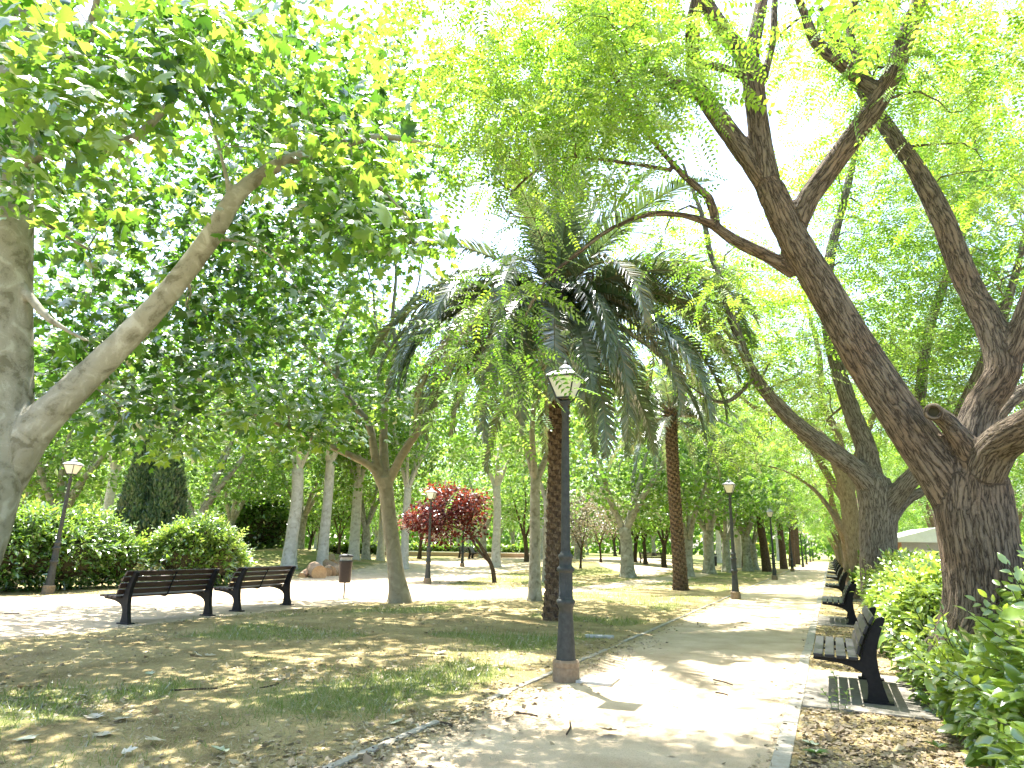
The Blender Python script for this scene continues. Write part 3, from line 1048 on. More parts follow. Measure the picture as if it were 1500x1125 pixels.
# ------------------------------------------------------------------ grass, straw and dry litter
def scatter_ground():
    rg = np.random.default_rng(5)
    n = 330000
    ang = rg.uniform(-1.10, .33, n)              # azimuth, left of +Y negative
    D = 3.3 * (38 / 3.3) ** (rg.random(n) ** 1.15)
    x = np.sin(ang) * D; y = np.cos(ang) * D
    a, b = sand_sd(x, y)
    sd = np.maximum(a, b)
    g = green_f(x, y)
    z = gz(x, y)
    # grass
    k = (sd < -.02) & (x < KL - .05) & (rg.random(n) < np.clip(g * 1.4 - .25, 0, 1) * .5 + .015)
    k |= (sd < -.0) & (x < KL) & (rg.random(n) < .05)
    i = np.where(k)[0]
    tv = np.array([(0, .5, 0), (0, -.5, 0), (.45, .36, .06), (.45, -.36, .06), (1, 0, .28)])
    tv = tv * np.array([1, .075, 1]); tt = np.array([[0, 1, 3], [0, 3, 2], [2, 3, 4]])
    A = Acc()
    ax = rg.normal(0, .55, (len(i), 3)); ax[:, 2] = 1.0
    nr = rg.normal(0, 1, (len(i), 3))
    sz = rg.uniform(.03, .085, len(i)) * (1 + .03 * D[i]) * (.7 + .6 * g[i])
    A.leaves(tv, tt, np.stack([x[i], y[i], z[i] - .005], 1), ax, nr, sz, np.clip(rg.normal(.45, .2, len(i)) + .35 * (g[i] < .3), 0, 1))
    # straw lying flat
    k = (sd < .1) & (x < KL + .1) & (rg.random(n) < .22) & (D < 22)
    i = np.where(k)[0]
    ax = rg.normal(0, 1, (len(i), 3)); ax[:, 2] = rg.uniform(0, .35, len(i))
    sz = rg.uniform(.04, .11, len(i))
    A.leaves(tv * np.array([1, .6, .3]), tt, np.stack([x[i], y[i], z[i] + .008], 1), ax, np.tile([0, 0, 1.0], (len(i), 1)) + rg.normal(0, .3, (len(i), 3)), sz, np.clip(rg.normal(.92, .08, len(i)), 0, 1))
    struct('grass', A.build('grass', [M['grass']], smooth_=False), 'stuff', 'thin green grass and straw on the bare lawn')
    # litter: dead leaves crumbled on the lawn, along the kerbs and under the hedge
    n = 150000
    ang = rg.uniform(-1.10, .33, n); D = 3.3 * (30 / 3.3) ** (rg.random(n) ** 1.2)
    x = np.sin(ang) * D; y = np.cos(ang) * D
    a, b = sand_sd(x, y); sd = np.maximum(a, b)
    heap = fbm2(x, y, .9, 21, 4)
    edge = np.exp(-np.abs(x - KL) / .28)
    pr = np.where(sd < 0, smooth(.40, .64, heap) * .26 + .04, .004 + .22 * np.exp(-sd / .12))
    pr = np.where((a > -.5) & (x < KL + .9), np.maximum(pr, edge * .75 * smooth(.3, .55, heap)), pr)
    pr = np.where((x > KR + .1) & (y < 30), .85, pr)
    on_pad = np.zeros(n, bool)
    for yb in BENCH_Y[:3]:
        on_pad |= (np.abs(x - .2) < .6) & (np.abs(y - yb) < 1.18)
    pr = np.where(on_pad, .05, pr)
    k = rg.random(n) < pr
    i = np.where(k)[0]
    zz = gz(x[i], y[i]) + np.where(on_pad[i], .022, .012)
    A = Acc()
    ax = rg.normal(0, 1, (len(i), 3)); ax[:, 2] *= .25
    nr = rg.normal(0, .45, (len(i), 3)); nr[:, 2] = 1
    sz = np.clip(np.exp(rg.normal(math.log(.036), .45, len(i))), .01, .085)
    A.leaves(*TP['kite'], np.stack([x[i], y[i], zz], 1), ax, nr, sz, np.clip(rg.normal(.5, .28, len(i)) - .26 * (x[i] > KR), 0, 1))
    struct('leaf_litter', A.build('leaf_litter', [M['litter']], smooth_=False), 'stuff', 'brown crumbled leaf litter')


scatter_ground()


# larger fallen plane leaves, each lying where it fell
def fallen():
    rg = np.random.default_rng(3)
    spots = [(30, 1085, .8), (148, 1082, .2), (235, 1088, .35), (178, 1107, .6), (330, 1106, .9), (480, 1046, .3), (578, 1064, .8), (45, 1010, .2), (108, 1022, .5), (140, 1056, .3), (184, 1055, .2), (640, 960, .3), (612, 962, .25),
             (655, 972, .8), (690, 985, .3), (735, 978, .25), (300, 962, .2), (222, 990, .85), (290, 960, .3), (735, 1020, .5), (900, 1075, .05), (380, 1095, .9), (1195, 1095, .9), (70, 990, .3), (520, 930, .25), (410, 1000, .5)]
    tv, tt = TP['plane']
    labs = {}
    for i, (px, py, v) in enumerate(spots):
        p = G(px, py)
        A = Acc(); curl = rg.uniform(.2, 1.0)
        w = tv * np.array([1, 1, 1]); w[:, 2] = tv[:, 2] * -curl * .8 + rg.uniform(.02, .08)
        s = rg.uniform(.10, .17)
        A.leaves(w, tt, [[0, 0, .016]], np.array([[math.cos(i * 2.4), math.sin(i * 2.4), rg.uniform(-.1, .2)]]), np.array([[rg.normal(0, .2), rg.normal(0, .2), 1]]), [s], [v])
        thing('fallen_leaf', 'single fallen lobed leaf lying on the dry lawn or sand among crumbled litter', 'leaf', p, group='large fallen leaves on the ground', me=A.build('fallen_leaf', [M['fallen']], smooth_=False))
    tw = [((755, 1046), (787, 1051), 'short dark twig lying on the sand in front of the nearest lamp post'), ((835, 1060), (830, 1078), 'tiny bent twig on the sand just right of the short dark twig'),
          ((645, 1060), (662, 1066), 'thin twig at the sandy left edge of the path'), ((1045, 997), (1073, 1005), 'dark twig in the middle of the sandy path'),
          ((1048, 1016), (1066, 1020), 'smaller twig just below the dark twig in mid path'), ((250, 1013), (318, 1010), 'long thin stick lying on the dry lawn'), ((5, 900), (28, 899), 'stick lying on the shaded pale square at far left'),
          ((380, 1010), (408, 1003), 'crooked twig on the lawn left of the green patch')]
    for a, b, lab in tw:
        p, q = G(*a), G(*b)
        m = (p + q) / 2 + np.array([.01, .02, .012])
        A = Acc(); tube(A, catmull(np.array([[*(p + [0, 0, .012])], [*m], [*(q + [0, 0, .012])]]), .04), .009, 5)
        thing('twig', lab, 'twig', p, group='twigs on the ground', me=A.build('twig', [M['bark_dark']], off=p))


fallen()

# ------------------------------------------------------------------ the near fissured tree by the path
B1 = np.array([1.2, 8.5, 0.0])


def near_tree():
    sk = Skel()
    tr = sk.limb(np.array([[1.16, 8.5, -.2, .50], [1.17, 8.5, .1, .43], [1.19, 8.5, .5, .385]] + [list(at(1441, 900, 8.55)) + [.37], list(at(1438, 820, 8.5)) + [.365], list(at(1428, 750, 8.45)) + [.37], list(at(1425, 700, 8.45)) + [.33]]))
    t1 = tr[-3]
    lm = sk.limb(L((1420, 760, 8.45, 0.276), (1385, 700, 8.4, 0.253), (1330, 625, 8.3, 0.225), (1265, 525, 8.2, 0.207), (1210, 430, 8.1, 0.189), (1160, 345, 8.0, 0.184), (1128, 275, 7.95, 0.170)), t1)
    e = lm[-1]
    sk.limb(L((1130, 290, 7.95, 0.147), (1115, 215, 7.9, 0.133), (1106, 140, 7.8, 0.133), (1098, 95, 7.75, 0.138), (1072, 60, 7.7, 0.101), (1040, 15, 7.55, 0.097), (1000, -60, 7.3, 0.083), (950, -200, 6.8, 0.060)), e)
    sk.limb(L((1100, 110, 7.75, 0.092), (1104, 60, 7.8, 0.087), (1116, 0, 7.9, 0.083), (1125, -110, 8.0, 0.064), (1115, -260, 8.0, 0.045)), e)
    sk.limb(L((1118, 120, 7.8, 0.060), (1132, 60, 7.9, 0.050), (1135, 0, 8.0, 0.045), (1150, -80, 8.2, 0.030)), e)
    sk.limb(L((1132, 62, 7.9, 0.030), (1160, 35, 8.0, 0.024), (1195, 10, 8.2, 0.015)), e)
    bl = sk.limb(L((1130, 285, 7.95, 0.129), (1098, 235, 7.9, 0.124), (1055, 175, 7.8, 0.120), (1022, 125, 7.6, 0.106), (1015, 75, 7.4, 0.097), (1016, 30, 7.2, 0.092), (1025, -40, 7.0, 0.074), (1010, -170, 6.6, 0.050)), e)
    sk.limb(L((1102, 118, 7.76, 0.060), (1060, 100, 7.7, 0.050), (1025, 92, 7.6, 0.045)), e)
    sk.limb(L((1030, 140, 7.65, 0.092), (985, 120, 7.3, 0.074), (945, 85, 7.0, 0.064), (938, 30, 6.8, 0.055), (930, -60, 6.5, 0.040)), bl[-6])
    cc = sk.limb(L((1160, 345, 8.0, 0.138), (1185, 290, 8.0, 0.124), (1232, 225, 8.05, 0.124), (1275, 165, 8.1, 0.124), (1305, 115, 8.1, 0.110), (1325, 60, 8.1, 0.106), (1350, -10, 8.1, 0.092), (1375, -120, 8.1, 0.064), (1390, -260, 8.0, 0.040)), lm[-3])
    sk.limb(L((1292, 140, 8.1, 0.101), (1265, 120, 8.1, 0.092), (1232, 92, 8.0, 0.083), (1195, 62, 7.9, 0.074), (1178, 20, 7.8, 0.060), (1150, -60, 7.6, 0.040)), cc[-8])
    sk.limb(L((1285, 150, 8.1, 0.074), (1262, 95, 8.3, 0.069), (1245, 40, 8.5, 0.060), (1270, -60, 8.6, 0.040)), cc[-8])
    # long branch sweeping left over the lawn
    lb = sk.limb(L((1165, 400, 8.1, 0.092), (1120, 372, 8.05, 0.087), (1075, 352, 7.95, 0.078), (1045, 330, 7.85, 0.064), (1000, 315, 7.6, 0.050), (950, 314, 7.4, 0.042), (900, 332, 7.2, 0.036), (850, 368, 7.1, 0.030), (800, 410, 7.0, 0.022), (765, 470, 7.0, 0.014)), lm[-5])
    sk.limb(L((1050, 332, 7.85, 0.050), (1038, 290, 7.8, 0.050), (1000, 255, 7.6, 0.045), (960, 210, 7.3, 0.040), (925, 165, 7.1, 0.034), (905, 120, 6.9, 0.028), (880, 60, 6.6, 0.020), (860, -40, 6.4, 0.014)), lb[6])
    sk.limb(L((985, 250, 7.5, 0.030), (900, 236, 7.2, 0.026), (820, 232, 6.9, 0.022), (770, 262, 6.8, 0.018), (735, 300, 6.8, 0.012)), lb[6])
    # right hand limbs
    sk.limb(L((1432, 730, 8.5, 0.230), (1420, 650, 8.6, 0.184), (1440, 590, 8.7, 0.175), (1470, 545, 8.7, 0.175), (1452, 480, 8.8, 0.152), (1415, 410, 9.0, 0.138), (1380, 320, 9.1, 0.129), (1340, 245, 9.2, 0.115), (1298, 185, 9.4, 0.101), (1240, 90, 9.6, 0.074), (1200, 10, 9.8, 0.050)), tr[-2])
    sk.limb(L((1440, 690, 8.3, 0.156), (1400, 632, 8.15, 0.110), (1376, 608, 8.02, 0.092), (1369, 604, 7.93, 0.081)), tr[-2], step=.1)
    sk.limb(L((1435, 710, 8.35, 0.202), (1462, 655, 8.1, 0.184), (1500, 630, 7.8, 0.175), (1560, 590, 7.5, 0.147), (1640, 480, 7.2, 0.110), (1720, 250, 7.0, 0.064)), tr[-2])
    sk.limb(L((1468, 555, 8.7, 0.138), (1490, 500, 8.7, 0.129), (1520, 420, 8.7, 0.120), (1580, 250, 8.6, 0.092), (1640, 50, 8.4, 0.060)), tr[-2])
    sk.limb(L((1440, 640, 8.9, 0.129), (1465, 600, 9.3, 0.101), (1500, 572, 9.7, 0.083), (1570, 540, 10.2, 0.060), (1660, 470, 11, 0.040)), tr[-2])
    nh = len(sk.pos)
    regs = [(830, 90, 190, 110, 5.2, 8.2, 150), (960, 60, 120, 80, 5.8, 8.5, 60), (760, 200, 110, 95, 6.2, 8.2, 55), (900, 180, 110, 80, 6.4, 8.4, 38), (760, 320, 100, 60, 6.4, 7.8, 10), (880, 325, 100, 30, 6.6, 7.8, 3),
            (715, 450, 55, 85, 6.6, 7.8, 12), (695, 580, 40, 60, 6.8, 7.6, 12), (770, 480, 60, 60, 6.7, 7.5, 5), (812, 610, 32, 45, 6.9, 7.5, 11), (840, 655, 18, 45, 7.0, 7.5, 4), (930, 350, 70, 60, 6.9, 8, 5),
            (1190, 60, 110, 80, 7.4, 10.5, 30), (1400, 70, 140, 110, 7.2, 10.5, 60), (1430, 240, 110, 90, 9.2, 11.5, 32), (1240, 40, 60, 60, 8.8, 11, 16), (1080, 420, 60, 40, 8.6, 9.6, 8)]
    regs += [(880, 70, 230, 90, 9, 12.5, 70), (780, 170, 120, 80, 9, 12, 30)]
    cl = px_clumps(regs, 41)
    far = ball((-.6, 7.2, 8.2), (5.6, 6.2, 2.4), 430, 42, low=6.2)
    far2 = ball((3.6, 8.0, 7.0), (3.8, 5.0, 2.6), 160, 43, low=4.6)
    far = np.concatenate([far, far2]); far = far[out_of_frame(far)]
    cl = sieve(np.concatenate([cl, far]), seed=4)
    sk.grow(cl, minnode=len(tr) + 10, seg=.28, seed=4, rt=.0045, maxr=.04)
    A = Acc()
    x, y, w = proj(cl)
    shown = ~out_of_frame(cl)
    rg = np.random.default_rng(8)
    var = np.clip(.40 + rg.normal(0, .2, len(cl)) + .34 * smooth(3.6, 5.6, cl[:, 2]), 0, 1)  # shade put into leaf colour: low sprays darker, high clumps lighter
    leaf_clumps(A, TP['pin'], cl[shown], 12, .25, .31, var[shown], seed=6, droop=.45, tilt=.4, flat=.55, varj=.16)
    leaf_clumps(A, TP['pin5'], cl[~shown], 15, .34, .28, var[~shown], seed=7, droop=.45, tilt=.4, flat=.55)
    root = hero('park_tree', 'big fissured tree beside the nearest path bench, its heavy limb leaning left over the sand', 'tree', B1, sk, (M['bark_soph'], M['leaf_pinnate']), A, voxel=.021, amp=.011, ridge=(20, 20, 2.4), seed=3, lump=.03)
    # the sawn stub facing the path, a dark disc in the middle for the shade of its hollow
    e = at(1367.5, 603.5, 7.87); nrm = unit(EYEP - e); sx = unit(np.cross(nrm, [0, 0, 1.0])); sy = np.cross(sx, nrm)
    H = Acc(); th = np.arange(21) / 20 * 2 * PI
    tube(H, e + .068 * (np.cos(th)[:, None] * sx + np.sin(th)[:, None] * sy), .022, 8, cap=False)
    part('stub_rim', H.build('stub_rim', [M['bark_soph']], off=B1), root)
    H = Acc(); th = th[:-1]
    H.add(np.concatenate([e - nrm * .012 + .06 * (np.cos(th)[:, None] * sx + np.sin(th)[:, None] * sy), [e - nrm * .03]]), tri=[[j, (j + 1) % 20, 20] for j in range(20)])
    part('stub_hollow_shade', H.build('stub_hollow_shade', [M['core']], off=B1), root)


near_tree()
B2 = gp(1283, 16.5)


def second_tree():
    sk = Skel(); b = B2
    tr = sk.limb(np.array([[b[0], b[1], -.2, .46], [b[0], b[1], .15, .41], [b[0] - .02, b[1], .7, .375]] + [list(at(1286, 800, 16.5)) + [.36], list(at(1286, 740, 16.5)) + [.37], list(at(1278, 705, 16.5)) + [.36]]))
    t1 = tr[-2]
    a = sk.limb(L((1278, 715, 16.4, .26), (1250, 685, 16.2, .22), (1205, 652, 15.9, .20), (1150, 605, 15.6, .165), (1105, 550, 15.4, .13), (1075, 475, 15.2, .105), (1058, 415, 15.1, .09), (1040, 370, 15, .08), (1030, 320, 14.8, .06), (1000, 240, 14.4, .04)), t1)
    sk.limb(L((1278, 710, 16.5, .27), (1268, 655, 16.5, .21), (1246, 600, 16.5, .19), (1225, 530, 16.5, .17), (1212, 460, 16.5, .15), (1215, 380, 16.6, .12), (1240, 280, 16.8, .09), (1260, 180, 17, .06), (1270, 60, 17, .03)), t1)
    sk.limb(L((1290, 755, 16.5, .25), (1318, 720, 16.3, .21), (1350, 685, 16.1, .18), (1385, 650, 15.9, .16), (1430, 560, 15.6, .13), (1480, 430, 15.4, .09), (1510, 300, 15.2, .05)), t1)
    sk.limb(L((1298, 765, 16.6, .2), (1325, 735, 16.9, .12), (1360, 715, 17.2, .09), (1400, 690, 17.6, .06), (1450, 600, 18, .04)), t1)
    sk.limb(L((1340, 690, 16.3, .12), (1350, 560, 17, .12), (1362, 480, 17.4, .11), (1385, 410, 17.8, .10), (1415, 330, 18.2, .09), (1430, 240, 18.5, .06), (1420, 120, 18.8, .03)), t1)
    sk.limb(L((1105, 555, 15.4, .06), (1060, 590, 15, .05), (1000, 560, 14.6, .03)), a[-8])
    regs = [(1080, 470, 60, 90, 14.5, 17, 22), (1160, 470, 70, 120, 15, 20, 60), (1340, 420, 130, 110, 14.5, 20, 90), (1280, 280, 140, 110, 15, 20, 80), (1430, 420, 90, 110, 14.5, 20, 60), (1180, 250, 60, 80, 15, 19, 22), (1380, 200, 130, 90, 15, 20, 60),
            (1120, 560, 60, 40, 15, 18, 16), (1400, 560, 90, 60, 15, 20, 36), (1180, 600, 60, 40, 17, 21, 24), (1240, 110, 100, 80, 15.5, 20, 40), (1420, 80, 100, 80, 15.5, 20, 40), (985, 400, 50, 70, 13.5, 17, 12), (1300, 540, 60, 60, 17, 21, 26), (1020, 500, 60, 80, 13, 18, 26), (1330, 300, 140, 140, 18, 23, 70), (1430, 250, 80, 140, 18, 23, 40)]
    cl = px_clumps(regs, 51)
    far = ball((.2, 16.3, 11.0), (6, 5, 3.2), 220, 52, low=6); far = far[out_of_frame(far)]
    far = np.concatenate([far, ball((-3.4, 19.5, 9.0), (3.2, 6.0, 2.0), 190, 53)])
    cl = sieve(np.concatenate([cl, far]), seed=9)
    sk.grow(cl, minnode=len(tr) + 6, seg=.4, seed=9, rt=.006, maxr=.06)
    A = Acc(); rg = np.random.default_rng(10)
    var = np.clip(.74 + rg.normal(0, .18, len(cl)), 0, 1)
    leaf_clumps(A, TP['pin5'], cl, 14, .36, .36, var, seed=11, droop=.25, tilt=.35, flat=.4, varj=.14)
    return hero('park_tree', 'second tree of the bench row, stout trunk forking low, behind the big near one', 'tree', B2, sk, (M['bark_knob'], M['leaf_pinnate']), A, voxel=.03, amp=.014, ridge=(12, 12, 2.4), seed=13)


second_tree()
B3 = gp(1258, 26)


def third_tree():
    sk = Skel(); b = B3
    tr = sk.limb(np.array([[b[0], b[1], -.2, .36], [b[0], b[1], .4, .30]] + [list(at(1250, 790, 26)) + [.28], list(at(1243, 735, 26)) + [.27], list(at(1232, 690, 26)) + [.24]]))
    t1 = tr[-1]
    sk.limb(L((1234, 700, 26, .22), (1215, 655, 26, .19), (1180, 620, 25.8, .16), (1150, 610, 25.4, .13), (1110, 600, 25, .09), (1060, 560, 24.6, .05)), t1)
    sk.limb(L((1242, 740, 26, .16), (1215, 700, 26.3, .13), (1190, 660, 26.6, .11), (1170, 640, 27, .09), (1135, 600, 27.4, .05)), t1)
    sk.limb(L((1236, 700, 26, .17), (1228, 640, 26, .14), (1205, 590, 26, .13), (1200, 520, 26, .1), (1180, 440, 26, .06)), t1)
    sk.limb(L((1243, 745, 26, .16), (1252, 680, 26.2, .14), (1275, 620, 26.4, .12), (1300, 540, 26.6, .08), (1310, 440, 26.8, .04)), t1)
    sk.limb(L((1246, 790, 26, .14), (1215, 745, 26.4, .10), (1190, 715, 26.8, .08), (1150, 690, 27.2, .055), (1110, 680, 27.6, .03)), t1)
    regs = [(1150, 560, 90, 70, 22, 29, 90), (1110, 640, 60, 40, 23, 29, 34), (1240, 500, 90, 90, 23, 29, 80), (1200, 660, 60, 40, 26, 31, 26), (1310, 560, 60, 90, 24, 30, 60), (1100, 480, 50, 70, 23, 28, 34), (1230, 600, 60, 50, 26, 31, 36)]
    cl = px_clumps(regs, 61)
    cl = sieve(np.concatenate([cl, ball((.9, 26, 9), (4.5, 4.5, 3), 100, 62, low=5)]), gaps=True, seed=14)
    sk.grow(cl, minnode=len(tr), seg=.6, seed=14, rt=.008, maxr=.07)
    A = Acc(); rg = np.random.default_rng(15)
    leaf_clumps(A, TP['pin5'], cl, 15, .5, .42, np.clip(.72 + rg.normal(0, .18, len(cl)), 0, 1), seed=16, droop=.25, tilt=.4, flat=.45, varj=.15)
    return hero('park_tree', 'third tree of the bench row, slender brown trunk leaning left behind the stout second one', 'tree', B3, sk, (M['bark_brown'], M['leaf_pinnate']), A, voxel=.04, amp=.01, ridge=(10, 10, 2.4), seed=17)


third_tree()

# ------------------------------------------------------------------ left plane tree
BL = np.array([*_dirp(-105, 10.2), 0.0])


def left_plane():
    sk = Skel(); b = BL
    tr = sk.limb(np.array([[b[0], b[1], -.2, .75], [b[0], b[1], .2, .62], [b[0] + .02, b[1], .8, .52]] + [list(at(-66, 810, 10.2)) + [.475], list(at(-28, 690, 10.2)) + [.46], list(at(-10, 600, 10.2)) + [.42], list(at(-8, 450, 10.2)) + [.40], list(at(-2, 300, 10.2)) + [.38], list(at(8, 180, 10.2)) + [.33],
                          list(at(25, 60, 10.1)) + [.27], list(at(20, -80, 10)) + [.2], list(at(40, -300, 9.6)) + [.1]]), step=.3)
    t1 = tr[8]
    lm = sk.limb(L((-5, 700, 10.2, .33), (40, 640, 10, .25), (88, 590, 9.8, .205), (150, 530, 9.6, .175), (215, 465, 9.3, .155), (268, 402, 9.1, .14), (310, 345, 8.9, .13), (345, 288, 8.7, .115), (380, 258, 8.6, .10), (425, 234, 8.4, .085), (490, 215, 8.2, .075), (560, 200, 8, .05), (650, 215, 8, .03)), t1)
    sk.limb(L((340, 296, 8.7, .045), (322, 220, 8.5, .035), (300, 140, 8.3, .03), (290, 20, 8, .02)), lm[-8])
    sk.limb(L((308, 350, 8.9, .035), (360, 355, 8.8, .03), (410, 385, 8.7, .025), (440, 430, 8.6, .016)), lm[-10])
    sk.limb(L((10, 260, 10.1, .10), (60, 225, 9.6, .085), (120, 205, 9.2, .075), (190, 205, 8.9, .065), (240, 160, 8.6, .05), (300, 90, 8.4, .03)), tr[-8])
    sk.limb(L((20, 120, 10, .10), (90, 120, 9.0, .08), (110, 80, 8.2, .06), (140, 10, 7.6, .045), (150, -120, 7, .03)), tr[-6])
    sk.limb(L((0, 380, 10.2, .08), (40, 430, 9.9, .06), (75, 470, 9.6, .045), (130, 500, 9.4, .025)), tr[-9])
    sk.limb(L((470, 220, 8.2, .05), (540, 260, 8.1, .04), (600, 320, 8.0, .025)), lm[-5])
    regs = [(130, 80, 170, 110, 6.4, 9.5, 38), (300, 90, 130, 90, 6.4, 9.5, 28), (440, 190, 110, 80, 6.6, 10, 24), (60, 250, 80, 60, 7, 11, 11), (530, 270, 100, 80, 6.8, 10.5, 27), (590, 350, 50, 40, 7, 9.5, 7), (460, 330, 100, 60, 7.6, 12, 16), (420, 50, 140, 60, 7, 11, 22),
            (150, 330, 130, 90, 10, 15, 36), (260, 290, 90, 70, 10, 14, 20), (110, 480, 90, 80, 11, 16, 28), (260, 500, 110, 80, 11, 16, 32), (150, 600, 60, 60, 9.8, 13, 9), (360, 420, 110, 80, 10, 16, 30), (30, 90, 60, 80, 7, 11, 9), (200, 590, 60, 40, 11.5, 15, 8), (560, 160, 90, 70, 8, 13, 18), (330, 220, 120, 80, 10.5, 15, 24)]
    cl = px_clumps(regs, 71)
    far = ball((BL[0] + 2, BL[1] + .5, 9.5), (6, 6.5, 4), 70, 72, low=5.5); far = far[out_of_frame(far)]
    cl = np.concatenate([cl, far])
    qx, qy, qw = proj(cl)
    cl = cl[~((((qx - 345) / 72) ** 2 + ((qy - 285) / 58) ** 2 < 1) & (qw > 0) & (np.hypot(cl[:, 0], cl[:, 1]) < 9.4))]   # the long limb stays bare there
    cl = sieve(cl, seed=18)
    sk.grow(cl, minnode=14, seg=.35, seed=18, rt=.006, maxr=.05)
    A = Acc(); rg = np.random.default_rng(19)
    D = np.hypot(cl[:, 0], cl[:, 1])
    var = np.clip(.72 - (D - 6.5) * .075 + rg.normal(0, .2, len(cl)), 0.02, 1)  # sunlight put into leaf colour: nearer clumps lighter, farther ones darker
    near = (D < 9.2) & ~out_of_frame(cl)
    leaf_clumps(A, TP['plane'], cl[near], 24, .25, .135, var[near], seed=20, droop=.45, tilt=.8, flat=.65)
    leaf_clumps(A, TP['star'], cl[~near], 27, .30, .16, var[~near], seed=21, droop=.4, tilt=.8, flat=.65)
    return hero('plane_tree', 'huge pale plane tree at the left edge with a long limb rising to the right', 'tree', BL, sk, (M['bark_plane'], M['leaf_plane']), A, voxel=.03, amp=.006, ridge=(6, 6, 2), seed=23)


left_plane()

# ------------------------------------------------------------------ middle plane tree
BC = G(585, 882)


def middle_plane():
    sk = Skel(); b = BC; D = math.hypot(b[0], b[1])
    tr = sk.limb(np.array([[b[0], b[1], b[2] - .2, .42], [b[0], b[1], b[2] + .12, .32]] + [list(at(581, 845, D)) + [0.227], list(at(574, 790, D)) + [0.214], list(at(568, 740, D)) + [0.210], list(at(564, 700, D)) + [0.214]]))
    t1 = tr[-1]
    a = sk.limb(L((560, 712, D, 0.143), (545, 685, D - .1, 0.113), (515, 668, D - .3, 0.101), (470, 648, D - .6, 0.084), (425, 630, D - .9, 0.071), (395, 615, D - 1.2, 0.059), (360, 605, D - 1.5, 0.042), (300, 610, D - 2, 0.025)), t1)
    sk.limb(L((425, 630, D - .9, 0.042), (418, 590, D - 1.2, 0.038), (385, 560, D - 1.6, 0.029), (330, 545, D - 2, 0.017)), a[-6])
    c = sk.limb(L((558, 705, D, 0.151), (549, 665, D, 0.126), (540, 622, D + .1, 0.109), (512, 585, D + .2, 0.101), (496, 555, D + .2, 0.084), (470, 525, D + .2, 0.071), (440, 500, D, 0.059), (400, 480, D - .3, 0.042), (350, 440, D - .6, 0.025)), t1)
    sk.limb(L((500, 565, D + .2, 0.067), (492, 520, D + .3, 0.063), (500, 480, D + .4, 0.050), (520, 430, D + .5, 0.038), (530, 350, D + .6, 0.025)), c[-8])
    d = sk.limb(L((564, 705, D, 0.151), (562, 650, D + .3, 0.130), (563, 600, D + .5, 0.118), (570, 560, D + .6, 0.101), (582, 520, D + .7, 0.084), (575, 470, D + .8, 0.071), (580, 400, D + .9, 0.050), (575, 300, D + 1, 0.034), (580, 200, D + 1, 0.017)), t1)
    sk.limb(L((580, 525, D + .7, 0.059), (552, 480, D + .5, 0.050), (545, 420, D + .4, 0.038), (520, 340, D + .2, 0.025)), d[-8])
    sk.limb(L((568, 708, D, 0.143), (590, 665, D - .2, 0.118), (612, 632, D - .4, 0.105), (640, 590, D - .6, 0.084), (662, 540, D - .8, 0.067), (680, 470, D - 1, 0.050), (720, 400, D - 1.2, 0.034), (760, 330, D - 1.4, 0.017)), t1)
    sk.limb(L((588, 480, D + .8, 0.042), (612, 420, D + 1, 0.038), (622, 370, D + 1.2, 0.034), (650, 320, D + 1.4, 0.017)), d[-6])
    regs = [(430, 400, 130, 90, D - 5, D + 3, 60), (330, 540, 120, 80, D - 5, D + 1, 42), (480, 580, 110, 60, D - 4, D + 4, 30), (560, 440, 80, 90, D - 2, D + 3, 26), (420, 620, 110, 45, D - 4, D + 2, 22), (560, 250, 110, 90, D - 4, D + 3, 42), (450, 250, 120, 90, D - 5, D + 2, 42),
            (590, 100, 100, 90, D - 6, D + 2, 46), (640, 250, 60, 80, D - 3, D + 3, 22), (230, 580, 70, 60, D - 3, D + 2, 15), (640, 520, 50, 70, D - 1, D + 3, 10), (480, 120, 90, 90, D - 6, D + 1, 26), (280, 640, 60, 30, D - 3, D + 1, 8), (250, 420, 140, 120, D - 4, D + 2, 46), (120, 350, 90, 120, D - 3, D + 3, 20)]
    cl = px_clumps(regs, 81)
    far = ball((b[0], b[1], 11), (6, 6, 3.5), 70, 82, low=6); far = far[out_of_frame(far)]
    cl = sieve(np.concatenate([cl, far]), seed=24)
    sk.grow(cl, minnode=len(tr) - 1, seg=.5, seed=24, rt=.007, maxr=.06)
    A = Acc(); rg = np.random.default_rng(25)
    var = np.clip(.58 + rg.normal(0, .2, len(cl)), 0, 1)
    leaf_clumps(A, TP['star'], cl, 32, .38, .18, var, seed=26, droop=.35, tilt=.6, flat=.55)
    return hero('plane_tree', 'slim plane tree in the lawn left of the red plum, forking into four long limbs', 'tree', b, sk, (M['bark_mid'], M['leaf_plane']), A, voxel=.03, amp=.006, ridge=(6, 6, 2), seed=27)


middle_plane()
